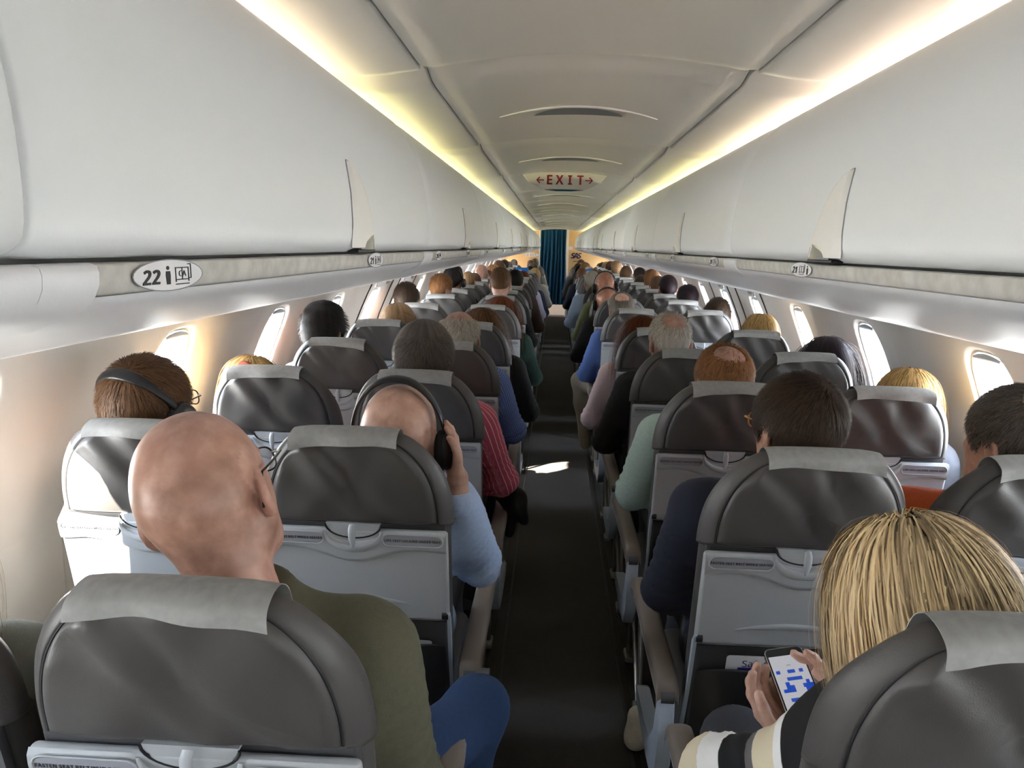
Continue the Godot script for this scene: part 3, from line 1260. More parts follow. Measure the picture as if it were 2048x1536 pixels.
func make_cloth(ai: float, v: int) -> MB:
	# paper cover laid over the top of the headrest: front flap, top, rear flap with an uneven hem
	var m := MB.new()
	var half := 0.118
	var rows := []
	var outer := []
	for side in 2:
		rows = []
		for i in 21:
			var u := i / 20.0 * 2.0 - 1.0
			var x: float = u * half + [0.004, -0.008, 0.01][v] * ai
			var yt := 0.0
			for k in HEAD.size() - 1:
				if absf(x) <= HEAD[k][0] and absf(x) >= HEAD[k + 1][0]:
					yt = lerpf(HEAD[k][1], HEAD[k + 1][1], (HEAD[k][0] - absf(x)) / (HEAD[k][0] - HEAD[k + 1][0]))
			yt = lerpf(yt, 1.218, 0.5)
			var s := u * ai
			var hang: float = 0.030 + [0.002, -0.005, 0.004][v] * s + 0.003 * smoothstep(0.5, 1.0, s) - [0.005, 0.001, 0.004][v] * exp(-pow((s + 0.25) / 0.35, 2.0))
			var lift := 0.004 + 0.003 * sin(u * 5.0 + v)
			var t := 0.0 if side == 0 else 0.0012
			var row := PackedVector3Array()
			var pts := smooth_line([Vector2(-0.082, yt - 0.09), Vector2(-0.066, yt - 0.03), Vector2(-0.056, yt - 0.008), Vector2(-0.036, yt + 0.004), Vector2(-0.012, yt + 0.004), Vector2(0.004 + lift * 0.6, yt - 0.002), Vector2(0.014 + lift, yt - 0.010), Vector2(0.018 + lift * 1.2, yt - 0.02), Vector2(0.0195 + lift * 1.5, yt - hang)], 3)
			for p in pts:
				row.append(Vector3(x, p.y - t * 0.7, p.x - t * (1.0 if p.x > -0.04 else -1.0)))
			rows.append(row)
		m.grid(rows)
		if side == 0:
			outer = rows
		else:
			for q in [0, 20]:
				m.grid([outer[q], rows[q]])
			var e1 := PackedVector3Array()
			var e2 := PackedVector3Array()
			for i in 21:
				e1.append(outer[i][-1])
				e2.append(rows[i][-1])
			m.grid([e1, e2])
	m.shift(lean())
	return m


func pill(m: MB, cx: float, cy: float, z: float, w: float, h: float, r: float) -> void:
	var path := PackedVector3Array()
	var o := rounded(w, h, h / 2 - 0.0005, cx, cy, 6)
	for p in o:
		path.append(Vector3(p.x, p.y, z))
	path.append(path[0])
	m.tube(path, r, 6, false)


func make_seat(ai: float, window: bool, sd: float, cloth: int) -> Node3D:
	var t := Node3D.new()
	var T := lean()
	var br := make_backrest(sd)
	part(t, "backrest", br[0], mats.leather)
	part(t, "piping", br[1], mats.piping)
	part(t, "headrest_cloth", make_cloth(ai, cloth), mats.paper, "grey paper headrest cover")
	# lower back: cushion in front, shell behind
	var m := MB.new()
	m.box(Vector3(0, 0.70, -0.062), Vector3(0.425, 0.60, 0.07), 0.03)
	m.shift(T)
	part(t, "lower_cushion", m, mats.leather)
	m = MB.new()
	m.box(Vector3(0, 0.72, -0.018), Vector3(0.415, 0.55, 0.022), 0.008)
	m.shift(T)
	part(t, "back_shell", m, mats.seat_shell)
	# folding tray
	m = MB.new()
	m.box(Vector3(0, 0.862, 0.004), Vector3(0.43, 0.238, 0.02), 0.009, Basis.IDENTITY, 3)
	m.shift(T)
	var tray := part(t, "tray_table", m, mats.tray)
	m = MB.new()
	var top := []
	var low := []
	for i in 41:
		var x := lerpf(-0.212, 0.212, i / 40.0)
		var dip := 0.026 * sqrt(maxf(0.0, 1.0 - pow(x / 0.066, 2.0)))
		top.append(Vector2(x, 0.980 - dip))
		low.append(Vector2(x, 0.932 - 0.036 * exp(-pow(x / 0.085, 2.0)) - 0.006 * smoothstep(0.15, 0.21, absf(x))))
	var strip_z := [[0.0, 0.012], [0.15, 0.0185], [0.4, 0.0205], [0.8, 0.0205], [0.93, 0.019], [1.0, 0.0135]]
	var rows := []
	for q in strip_z:
		var row := PackedVector3Array()
		for i in 41:
			var p: Vector2 = top[i].lerp(low[i], q[0])
			row.append(Vector3(p.x, p.y, q[1]))
		rows.append(row)
	m.grid(rows, false, Vector3(0, 0.95, -0.2))
	m.shift(T)
	part(tray, "upper_band", m, mats.tray_light)
	m = MB.new()
	var path := PackedVector3Array()
	var rad := PackedFloat32Array()
	for i in 17:
		var g := PI * i / 16.0
		path.append(Vector3(-cos(g) * 0.066, 0.979 - sin(g) * 0.046, 0.019))
		rad.append(0.003 + 0.008 * sin(g))
	m.tube(path, rad, 8, true, Vector2(0.55, 1.0), Vector3(0, 0, 1))
	m.shift(T)
	part(tray, "finger_scoop", m, mats.tray_light)
	m = MB.new()
	rows = []
	for i in 2:
		var row := PackedVector3Array()
		for k in 21:
			var x := lerpf(-0.13, 0.13, k / 20.0)
			var b := 1.0 - pow(x / 0.13, 2.0)
			row.append(Vector3(x, 0.786 + 0.012 * b + (0.009 * b if i == 1 else 0.0), 0.0142 + (0.0055 * sqrt(maxf(b, 0.0)) if i == 0 else 0.0)))
		rows.append(row)
	var rowb := PackedVector3Array()
	for k in 21:
		var x := lerpf(-0.13, 0.13, k / 20.0)
		var b := 1.0 - pow(x / 0.13, 2.0)
		rowb.append(Vector3(x, 0.786 + 0.012 * b - 0.010 * b, 0.0142))
	m.grid([rowb, rows[0], rows[1]])
	m.shift(T)
	part(tray, "lower_ridge", m, mats.tray_light)
	m = MB.new()
	m.box(Vector3(0, 0.7425, 0.006), Vector3(0.42, 0.004, 0.02), 0.001)
	m.shift(T)
	part(tray, "metal_edge", m, mats.chrome)
	for s in [-1.0, 1.0]:
		m = MB.new()
		m.tube(pv([Vector3(s * 0.213, 0.757, 0.012), Vector3(s * 0.198, 0.757, 0.012)]), 0.010, 12)
		m.shift(T)
		part(tray, "hinge", m, mats.black_plastic)
		m = MB.new()
		m.plate(p2([0.0, 0.745, 0.018, 0.772, 0.018, 0.75, 0.006, 0.6, -0.02, 0.46, -0.03, 0.46, -0.006, 0.6]), 0.0, 0.008, Transform3D(Basis(Vector3(0, 0, 1), Vector3(0, 1, 0), Vector3(-1, 0, 0)), Vector3(s * 0.214 + 0.004, 0, 0)))
		m.shift(T)
		part(tray, "support_arm", m, mats.arm_base)
		# placard
		m = MB.new()
		m.plate(rounded(0.134, 0.026, 0.0125, s * 0.136, 0.959), 0.0195, 0.0215)
		m.shift(T)
		var pl := part(tray, "placard", m, mats.placard)
		m = MB.new()
		pill(m, s * 0.136, 0.959, 0.0212, 0.138, 0.030, 0.0017)
		m.shift(T)
		part(pl, "placard_rim", m, mats.tray_light)
		var key := "belt" if s < 0 else "vest"
		if not store.has(key):
			store[key] = text_mesh("FASTEN SEAT BELT WHILE SEATED" if s < 0 else "LIFE VEST LOCATED UNDER SEAT", 0.0060, 0.0004, "Droid Sans", true)
		var tx := part(pl, "placard_text", store[key], mats.placard_text)
		tx.position = T * Vector3(s * 0.136, 0.959, 0.0219)
		tx.rotation.x = -atan(0.2) * -1.0
	# gap plate and latch under the cushion
	m = MB.new()
	path = PackedVector3Array()
	for i in 17:
		var g := PI * i / 16.0
		path.append(Vector3(-cos(g) * 0.064, 0.993 - sin(g) * 0.034, 0.013))
	m.tube(path, 0.0022, 6)
	m.shift(T)
	part(t, "rubber_seal", m, mats.black_rubber)
	m = MB.new()
	var half := PackedVector2Array()
	for i in 17:
		var g := PI * i / 16.0
		half.append(Vector2(-cos(g) * 0.062, 0.996 - sin(g) * 0.032))
	m.plate(half, -0.004, 0.0125)
	m.shift(T)
	part(t, "latch_plate", m, mats.tray)
	m = MB.new()
	m.tube(pv([Vector3(0, 0.994, 0.017), Vector3(0, 0.985, 0.026), Vector3(0, 0.965, 0.029), Vector3(0, 0.945, 0.028), Vector3(0, 0.937, 0.026)]), PackedFloat32Array([0.007, 0.0085, 0.0085, 0.005, 0.002]), 10, true, Vector2(0.5, 1.0), Vector3(0, 0, 1))
	m.shift(T)
	part(t, "tray_latch", m, mats.tray_light)
	# pocket for reading matter
	m = MB.new()
	rows = []
	for q in [[0.37, -0.006], [0.39, 0.02], [0.45, 0.034], [0.55, 0.034], [0.63, 0.026], [0.672, 0.02], [0.678, 0.017], [0.674, 0.013], [0.6, 0.012]]:
		var row := PackedVector3Array()
		for k in 17:
			var u := k / 8.0 - 1.0
			row.append(Vector3(u * 0.2, q[0] - 0.022 * pow(absf(u), 6.0) + 0.003 * sin(u * 7.0 + q[0] * 20.0), lerpf(q[1], 0.0, pow(absf(u), 5.0)) + 0.003 * sin(u * 9.0 + q[0] * 13.0)))
		rows.append(row)
	m.grid(rows, false, Vector3(0, 0.55, -0.2))
	m.shift(T)
	part(t, "pocket", m, mats.leather_black)
	# seat cushion and pan
	m = MB.new()
	m.box(Vector3(0, 0.425, -0.37), Vector3(0.414, 0.11, 0.50), 0.04, Basis(Vector3.RIGHT, 0.06), 3)
	part(t, "seat_cushion", m, mats.leather)
	m = MB.new()
	m.box(Vector3(0, 0.345, -0.35), Vector3(0.41, 0.05, 0.44), 0.012)
	part(t, "seat_pan", m, mats.seat_shell)
	# armrests: one on the aisle side, one on the far side of the pair
	var xs := [ai * 0.262] if not window else [ai * 0.239, -ai * 0.235]
	for x in xs:
		m = MB.new()
		rows = []
		var prof := smooth_line([Vector2(-0.062, 0.585), Vector2(-0.068, 0.615), Vector2(-0.095, 0.634), Vector2(-0.2, 0.638), Vector2(-0.4, 0.637), Vector2(-0.58, 0.634), Vector2(-0.64, 0.628), Vector2(-0.665, 0.612), Vector2(-0.67, 0.59)], 3)
		for p in prof:
			var row := PackedVector3Array()
			for q in [[-0.026, -0.036], [-0.0265, -0.014], [-0.023, -0.004], [-0.014, 0.0], [0.0, 0.0015], [0.014, 0.0], [0.023, -0.004], [0.0265, -0.014], [0.026, -0.036]]:
				row.append(Vector3(x + q[0], p.y + q[1], p.x))
			rows.append(row)
		m.grid(rows, false, Vector3(x, 0.5, -0.35))
		m.box(Vector3(x, 0.595, -0.37), Vector3(0.05, 0.03, 0.58), 0.01)
		var arm := part(t, "armrest", m, mats.arm_cap)
		m = MB.new()
		m.tube(pv([Vector3(x - 0.015, 0.588, -0.07), Vector3(x + 0.015, 0.588, -0.07)]), 0.016, 14)
		part(arm, "hinge_barrel", m, mats.seat_shell)
		m = MB.new()
		m.box(Vector3(x, 0.58, -0.36), Vector3(0.044, 0.03, 0.55), 0.008)
		part(arm, "lower_shell", m, mats.arm_base)
		m = MB.new()
		m.plate(p2([0.062, 0.585, 0.105, 0.585, 0.112, 0.53, 0.135, 0.46, 0.19, 0.40, 0.30, 0.375, 0.46, 0.37, 0.50, 0.355, 0.48, 0.325, 0.25, 0.315, 0.13, 0.33, 0.075, 0.40, 0.055, 0.49]), -0.018, 0.018, Transform3D(Basis(Vector3(0, 0, -1), Vector3(0, 1, 0), Vector3(1, 0, 0)), Vector3(x, 0, 0)), 0.004)
		part(arm, "arm_bracket", m, mats.arm_base)
	# legs on the seat track
	var lx: float = ai * 0.215 if not window else ai * 0.045
	m = MB.new()
	m.tube(pv([Vector3(lx, 0.335, -0.14), Vector3(lx, 0.2, -0.10), Vector3(lx, 0.02, -0.08)]), 0.014, 8, true, Vector2(1, 0.7))
	part(t, "leg", m, mats.steel)
	m = MB.new()
	m.tube(pv([Vector3(lx, 0.335, -0.44), Vector3(lx, 0.18, -0.45), Vector3(lx, 0.02, -0.46)]), 0.014, 8, true, Vector2(1, 0.7))
	part(t, "leg", m, mats.steel)
	m = MB.new()
	m.tube(pv([Vector3(lx, 0.32, -0.42), Vector3(lx, 0.04, -0.11)]), 0.010, 8)
	part(t, "brace", m, mats.steel)
	for q in [-0.09, -0.455]:
		m = MB.new()
		m.box(Vector3(lx, 0.025, q), Vector3(0.034, 0.024, 0.08), 0.006)
		part(t, "track_fitting", m, mats.steel)
	return t


func build_seats() -> void:
	for sd in [["L", 1.0], ["R", -1.0]]:
		for col in [0, 1]:
			var ai: float = sd[1]
			var protos := []
			for v in 2:
				protos.append(make_seat(ai, col == 1, 0.0 if ai > 0 else 1.0, (v + col) % 3))
			for k in ROWS.size():
				var o: Node3D = protos[k % 2].duplicate()
				o.name = numbered("passenger_seat")
				add_child(o)
				var off := 0.025 if sd[0] == "L" else -0.025
				o.position = Vector3(-ai * (AISLE_X if col == 0 else WINDOW_X), 0, -ROWS[k] - off * (1.0 if k < 5 else 0.0))
				if sd[0] == "R" and k == 0:
					o.position += Vector3(0.002, 0, -0.05)
				store["seat_%s%d%d" % [sd[0], k, col]] = o
				tag(o, "grey leather passenger seat", "seat", "cabin seats")
			for p in protos:
				p.free()

# ------------------------------------------------------------------ people
static func skull(p: Vector3) -> float:
	var d := ell(p, Vector3(0, 0.036, 0.010), Vector3(0.0765, 0.088, 0.097))
	d = smin(d, ell(p, Vector3(0, 0.008, 0.045), Vector3(0.062, 0.062, 0.062)), 0.03)
	return d


static func head_f(p: Vector3) -> float:
	var x := absf(p.x)
	var q := Vector3(x, p.y, p.z)
	var d := skull(p)
	d = smin(d, ell(p, Vector3(0, -0.03, -0.028), Vector3(0.063, 0.074, 0.068)), 0.04)
	d = smin(d, ell(p, Vector3(0, -0.088, -0.058), Vector3(0.036, 0.027, 0.034)), 0.04)
	d = smin(d, cap(q, Vector3(0.052, -0.05, 0.0), Vector3(0.03, -0.085, -0.04), 0.016, 0.014), 0.03)
	d = smin(d, cap(p, Vector3(0, -0.05, 0.028), Vector3(0, -0.135, 0.036), 0.053, 0.055), 0.035)
	if p.z < -0.05:
		d = smin(d, cap(p, Vector3(0, 0.022, -0.087), Vector3(0, -0.022, -0.106), 0.008, 0.0135), 0.012)
		d = smin(d, ell(q, Vector3(0.012, -0.027, -0.097), Vector3(0.009, 0.008, 0.01)), 0.008)
		d = smin(d, cap(q, Vector3(0.014, 0.036, -0.086), Vector3(0.046, 0.034, -0.072), 0.009, 0.007), 0.016)
		d = -smin(-d, ell(q, Vector3(0.031, 0.016, -0.099), Vector3(0.016, 0.010, 0.014)), 0.012)
		d = smin(d, ell(q, Vector3(0.031, 0.016, -0.077), Vector3(0.0125, 0.0115, 0.0125)), 0.004)
		d = smin(d, cap(q, Vector3(0, -0.053, -0.092), Vector3(0.02, -0.056, -0.085), 0.006, 0.003), 0.006)
		d = smin(d, cap(q, Vector3(0, -0.064, -0.090), Vector3(0.017, -0.061, -0.084), 0.0065, 0.003), 0.006)
	if x > 0.06 and absf(p.y) < 0.06:
		var r := Vector3(q.x - 0.0815, q.y + 0.004, q.z - 0.020)
		r = Vector3(r.x * 0.92 - r.z * 0.39, r.y, r.x * 0.39 + r.z * 0.92)
		r = Vector3(r.x, r.y * 0.97 - r.z * 0.24, r.y * 0.24 + r.z * 0.97)
		var ear := ell(r, Vector3.ZERO, Vector3(0.0085, 0.034, 0.0205))
		ear = smin(ear, ell(r, Vector3(-0.001, -0.027, -0.006), Vector3(0.007, 0.011, 0.009)), 0.008)
		ear = -smin(-ear, ell(r, Vector3(0.0095, 0.003, -0.002), Vector3(0.0075, 0.023, 0.0115)), 0.004)
		d = smin(d, ear, 0.009)
	return d


func head_mesh(h: float) -> MB:
	return net(head_f, h, [[Vector3(0, 0.03, 0), Vector3(0, 1, 0)]])


# where hair starts, as a height for a place round the head
static func hairline(z: float, low: float) -> float:
	if z < -0.045:
		return lerpf(0.078, 0.035, clampf((z + 0.09) / 0.045, 0.0, 1.0))
	if z < -0.012:
		return lerpf(0.035, -0.012, clampf((z + 0.045) / 0.02, 0.0, 1.0))
	if z < 0.04:
		return lerpf(0.026, 0.03, (z + 0.012) / 0.052)
	return lerpf(0.0, low, smoothstep(0.04, 0.085, z))


func hair_f(style: String) -> Callable:
	var thick := 0.011
	var low := -0.075
	var rough := 0.003
	match style:
		"crop":
			thick = 0.005
			rough = 0.0012
		"spiky":
			thick = 0.020
			rough = 0.009
		"thick":
			thick = 0.017
			rough = 0.004
		"fringe", "thin":
			thick = 0.006
			rough = 0.0015
	return func(p: Vector3) -> float:
		var d := skull(p)
		if style == "long" or style == "bob" or style == "messy":
			var end := -0.30 if style == "long" else -0.17
			d = smin(d - 0.008, cap(p, Vector3(0, 0.0, 0.045), Vector3(0, end, 0.042), 0.066, 0.05), 0.04)
			for s in [-1.0, 1.0]:
				d = smin(d, cap(p, Vector3(s * 0.056, 0.02, 0.015), Vector3(s * 0.062, end + 0.03, 0.03), 0.028, 0.026), 0.04)
			var n := noise.get_noise_3d(p.x * 900.0, p.y * 120.0, p.z * 900.0)
			d -= 0.004 * n
			var front := -p.z - lerpf(0.03, 0.075, smoothstep(0.0, 0.09, p.y))
			return -smin(-d, -front, 0.012)
		var lift := thick + rough * noise.get_noise_3d(p.x * 700.0, p.y * 400.0, p.z * 700.0)
		lift += thick * 0.8 * smoothstep(0.07, 0.13, p.y) * (1.0 if style == "thick" or style == "spiky" else 0.25)
		if style == "cap":
			lift = 0.012
		d -= lift
		var cut := (hairline(p.z, low) - p.y) * 0.8
		d = -smin(-d, -cut, 0.010)
		if style == "fringe":
			var bald := 0.075 - (p - Vector3(0, 0.115, 0.015)).length()
			d = -smin(-d, -bald, 0.012)
		elif style == "thin":
			var bald := 0.047 + 0.008 * noise.get_noise_3d(p.x * 900.0, p.y * 900.0, p.z * 900.0) - (p - Vector3(0, 0.104, 0.068)).length()
			d = -smin(-d, -bald, 0.02)
		return d


func hair_mesh(style: String, h: float, strands: int) -> MB:
	var f := hair_f(style)
	var m := net(f, h, [[Vector3(0, 0.02, 0.06), Vector3(0, 0.1, 1)], [Vector3(0.05, 0.05, 0.02), Vector3(1, 0.2, 0)], [Vector3(-0.05, 0.05, 0.02), Vector3(-1, 0.2, 0)], [Vector3(0, 0.0, 0.05), Vector3(0, -0.1, 1)]])
	for p in m.v:
		var a := atan2(p.x, p.z)
		var t := 0.62 + 0.38 * noise.get_noise_2d(a * 420.0, p.y * 160.0)
		m.c.append(Color(t, t, t))
	if strands <= 0:
		return m
	var r := RandomNumberGenerator.new()
	r.seed = hash(style)
	var long := style in ["long", "bob", "messy"]
	var made := 0
	var whorl := Vector3(0.012, 0.105, 0.062)
	while made < strands:
		var g := Vector3(r.randfn(), r.randfn(), r.randfn()).normalized()
		var p := Vector3(0, 0.036, 0.012) + g * Vector3(0.079, 0.090, 0.099)
		if (f.call(p) > 0.004 and not (style == "thin" and p.y > 0.06 and p.z > 0.0 and r.randf() < 0.07)) or (long and p.y < 0.0):
			continue
		made += 1
		var tone := clampf((0.66 if style != "messy" else (0.40 if noise.get_noise_2d(atan2(p.x, p.z) * 50.0 + 20.0, p.y * 260.0) > 0.12 and r.randf() < 0.75 else 0.88)) + 0.24 * r.randfn() + (0.25 if long and r.randf() < 0.22 else 0.0), 0.25, 1.0)
		var col := Color(tone, tone * (0.97 + 0.03 * r.randf()), tone * (0.9 + 0.1 * r.randf()))
		var n := (g / Vector3(0.079, 0.090, 0.099)).normalized()
		var out := (p - whorl)
		if long:
			out = Vector3((p.x - 0.006) * 6.0, -0.25, (p.z - 0.005) * 2.0)
		var along := (out - n * out.dot(n)).normalized()
		along = (along + Vector3(r.randfn(), r.randfn(), r.randfn()) * (0.10 if style != "spiky" else 0.4)).normalized()
		var len := 0.030
		var wide := 0.0011
		match style:
			"crop": len = 0.012
			"spiky": len = 0.034
			"thick": len = 0.036
			"fringe": len = 0.022
			"thin": len = 0.024
			"long": len = 0.40
			"bob": len = 0.24
			"messy": len = 0.23
		if long:
			wide = 0.0011 if style == "messy" else 0.0014
			len *= 0.8 + 0.3 * r.randf()
			if p.z > 0.035:
				len *= 0.62
		var ns := 14 if long else 4
		var pts := PackedVector3Array()
		var sides := PackedVector3Array()
		var q := p + n * 0.003
		var base := 0.008 if style in ["crop", "fringe", "thin"] else (0.021 if style == "thick" else 0.014)
		if long:
			base = 0.009 + 0.007 * r.randf() if style != "messy" else 0.014 + 0.010 * r.randf()
		var stray := 0.004 * r.randf() * (2.5 if style == "messy" else 1.0)
		for k in ns + 1:
			pts.append(q)
			sides.append(along.cross(n).normalized())
			q += along * (len / ns)
			var t := float(k + 1) / ns
			if long:
				# lie on the head, then hang
				var want := base + stray * t
				for it in 2:
					var dd := ell(q, Vector3(0, 0.02, 0.012), Vector3(0.079, 0.105, 0.099)) - want
					if dd < 0.0:
						var gn := ((q - Vector3(0, 0.02, 0.012)) / Vector3(0.006, 0.011, 0.0098)).normalized()
						q -= gn * dd
				if q.z < -0.055 and q.y < 0.08:
					q.z = lerpf(q.z, -0.055, 0.7)
				along = (along + Vector3(0, -1.1, 0.0) * (0.16 + 0.4 * t) + Vector3(r.randfn(), 0, r.randfn()) * 0.05).normalized()
				n = ((q - Vector3(0, 0.02, 0.012)) * Vector3(1, 0.35, 1)).normalized()
			else:
				var want := base * (0.75 + 0.5 * t) + stray * t + 0.004 * (r.randf() - 0.3) + (0.016 * t if style == "spiky" else 0.0)
				var gn := ((q - Vector3(0, 0.036, 0.012)) / Vector3(0.0062, 0.0081, 0.0098)).normalized()
				var dd := ell(q, Vector3(0, 0.036, 0.012), Vector3(0.079, 0.090, 0.099)) - want
				q -= gn * dd
				n = gn
				along = (along - n * along.dot(n) + Vector3(0, -0.22, 0) * t).normalized()
		var b := m.v.size()
		for k in ns + 1:
			var w := wide * (1.0 - 0.85 * pow(float(k) / ns, 2.0))
			for s in [-1.0, 1.0]:
				m.v.append(pts[k] + sides[k] * w * s)
				m.n.append(((pts[k] - Vector3(0, 0.02, 0.012)) * Vector3(1, 0.7, 1)).normalized())
				m.uv.append(Vector2.ZERO)
				m.c.append(col)
			if k < ns:
				var face := (pts[k + 1] - pts[k]).cross(sides[k])
				if face.dot((pts[k] - Vector3(0, 0.02, 0.012)) * Vector3(1, 0.7, 1)) > 0.0:
					m.ix.append_array([b + 2 * k, b + 2 * k + 1, b + 2 * k + 3, b + 2 * k, b + 2 * k + 3, b + 2 * k + 2])
				else:
					m.ix.append_array([b + 2 * k, b + 2 * k + 3, b + 2 * k + 1, b + 2 * k, b + 2 * k + 2, b + 2 * k + 3])
	return m


func hand_bones(fl: Flesh, wrist: Vector3, along: Vector3, palm: Vector3, thumb_side: float, curl: float, spread := 0.12, thumb_in := 0.5) -> void:
	# palm faces «palm»; the thumb leaves the side across * thumb_side
	var d := along.normalized()
	var u := (palm - d * palm.dot(d)).normalized()
	var across := d.cross(u).normalized() * thumb_side
	var len := [0.072, 0.080, 0.074, 0.058]
	fl.bone(wrist, wrist + d * 0.03, 0.026, 0.026)
	for i in 4:
		var o := (1.5 - i) * 0.021
		var k0 := wrist + d * 0.022 + across * o * 0.6
		var k1 := wrist + d * (0.088 - 0.004 * absf(i - 1.2)) + across * o
		fl.bone(k0, k1, 0.016, 0.0115)
		var dir := (d + across * (1.5 - i) * spread).normalized()
		var p := k1
		for s in 3:
			dir = dir.rotated(d.cross(u).normalized(), curl * (0.7 if s == 0 else 1.0))
			var want: float = len[i] * [0.46, 0.31, 0.23][s]
			var q := p + dir * want
			fl.bone(p, q, 0.0098 - 0.0007 * s, 0.0091 - 0.0007 * s)
			p = q
	var t0 := wrist + d * 0.022 + across * 0.022 + u * 0.006
	var t1 := t0 + (d * 0.6 + across * 0.65 + u * 0.3 * thumb_in).normalized() * 0.042
	var t2 := t1 + (d * 0.85 + across * (0.35 - 0.5 * thumb_in) + u * 0.45 * thumb_in).normalized() * 0.032
	var t3 := t2 + (d * 0.9 - across * 0.5 * thumb_in + u * 0.3 * thumb_in).normalized() * 0.026
	fl.chain([t0, t1, t2, t3], [0.018, 0.0125, 0.0108, 0.0088])


func gesture_body(hx: Transform3D, sc: float, neck: Vector3, arms: Array, hands: Array) -> MB:
	# head, neck, arms and hands as one surface
	var inv := hx.affine_inverse()
	var trunk := Flesh.new()
	trunk.k = 0.03
	trunk.bone(hx * Vector3(0, -0.06, 0.028), neck, 0.054 * sc, 0.055 * sc)
	for a in arms:
		trunk.bone(neck, a[0], 0.045, 0.045)
		trunk.bone(a[0], a[1], 0.045, 0.036)
		trunk.bone(a[1], a[2], 0.036, 0.027)
	var hc := hx.origin
	var f := func(p: Vector3) -> float:
		var d := trunk.f(p)
		if p.distance_squared_to(hc) < 0.055:
			d = smin(d, head_f(inv * p) * sc, 0.02)
		for q in hands:
			if p.distance_squared_to(q[1]) < 0.05:
				d = smin(d, q[0].f(p), 0.006)
		return d
	var seeds := [[hc, Vector3.UP]]
	return net(f, 0.0044, seeds)


func hand_flesh(wrist: Vector3, along: Vector3, palm: Vector3, thumb_side: float, curl: float, spread := 0.12, thumb_in := 0.5) -> Array:
	var fl := Flesh.new()
	fl.k = 0.007
	hand_bones(fl, wrist, along, palm, thumb_side, curl, spread, thumb_in)
	fl.bone(wrist - along.normalized() * 0.05, wrist, 0.027, 0.025)
	return [fl, wrist + along.normalized() * 0.09]


func hand_mesh(wrist: Vector3, along: Vector3, palm: Vector3, thumb_side: float, curl: float, spread := 0.12, thumb_in := 0.5, h := 0.0035) -> MB:
	var fl := Flesh.new()
	fl.k = 0.007
	hand_bones(fl, wrist, along, palm, thumb_side, curl, spread, thumb_in)
	fl.bone(wrist - along.normalized() * 0.05, wrist, 0.027, 0.025)
	return net(fl.f, h, fl.seeds())


# arms: {"s": shoulder, "e": elbow, "w": wrist} for each side, in seat axes
func shirt_mesh(arms: Array, h: float, neck: Vector3, girth := 1.0, collar := 0.062) -> MB:
	var fl := Flesh.new()
	fl.k = 0.05
	fl.bone(Vector3(-0.085, 0.60, -0.31), Vector3(0.085, 0.60, -0.31), 0.105 * girth, 0.105 * girth)
	fl.bone(Vector3(-0.075, 0.74, -0.275), Vector3(0.075, 0.74, -0.275), 0.105 * girth, 0.105 * girth)
	var mid := Vector3(neck.x * 0.6, 0, 0)
	fl.bone(Vector3(-0.095, 0.91, -0.225) + mid, Vector3(0.095, 0.91, -0.225) + mid, 0.108 * girth, 0.108 * girth)
	fl.bone(arms[0][0] + Vector3(0.03, 0.0, 0.0), arms[1][0] - Vector3(0.03, 0.0, 0.0), 0.066, 0.066)
	fl.bone(neck, neck + Vector3(0, -0.06, -0.01), collar, 0.075)
	for a in arms:
		fl.bone(neck + Vector3(0, -0.035, 0), a[0].lerp(neck, 0.25), 0.05, 0.058)
		fl.bone(a[0], a[1], 0.066, 0.052)
		fl.bone(a[1], a[2], 0.052, 0.037)
	var top := neck.y + 0.018
	fl.cut = func(p: Vector3, d: float) -> float:
		var away := Vector2(p.x - neck.x, p.z - neck.z).length()
		return maxf(d, (p - neck).dot(Vector3(0, 0.94, 0.2)) - 0.02 - maxf(0.0, away - 0.085) * 3.0)
	var m := net(fl.f, h, fl.seeds())
	# folds, and co-ordinates that run along the sleeves
	for i in m.v.size():
		var p := m.v[i]
		var best := 1e9
		var st := Vector2(p.x * 2.0, p.y * 2.0)
		var sleeve := 0.0
		for a in arms:
			var run := 0.0
			for s in 2:
				var A: Vector3 = a[s]
				var B: Vector3 = a[s + 1]
				var ba := B - A
				var t := clampf((p - A).dot(ba) / ba.length_squared(), 0, 1)
				var away := p - A - ba * t
				if away.length() < best:
					best = away.length()
					if best < 0.3:
						var side := ba.cross(Vector3(0, 0, 1)).normalized()
						var other := ba.normalized().cross(side)
						var far := (p - A).dot(ba) / ba.length_squared()
						st = Vector2(run + (minf(far, t) if s == 0 else maxf(far, t)) * ba.length(), atan2(away.dot(side), away.dot(other)) * 0.055)
						sleeve = 1.0 - absf(t - (1.0 if s == 0 else 0.0)) 
				run += ba.length()
		m.uv[i] = st
		var fold := noise.get_noise_3d(p.x * 380.0, p.y * 700.0, p.z * 380.0) * 0.0045 + noise.get_noise_3d(p.x * 150.0 + 50.0, p.y * 240.0, p.z * 150.0) * 0.007
		fold += 0.0035 * sleeve * sin(st.x * 190.0 + st.y * 40.0 + 4.0 * noise.get_noise_3d(p.x * 200.0, p.y * 200.0, p.z * 200.0))
		m.v[i] = p + m.n[i] * fold
	smooth_normals(m)
	return m


func smooth_normals(m: MB) -> void:
	var acc := PackedVector3Array()
	acc.resize(m.v.size())
	for t in range(0, m.ix.size(), 3):
		var a := m.ix[t]
		var b := m.ix[t + 1]
		var c := m.ix[t + 2]
		var n := (m.v[c] - m.v[a]).cross(m.v[b] - m.v[a])
		acc[a] += n
		acc[b] += n
		acc[c] += n
	for i in acc.size():
		m.n[i] = acc[i].normalized()


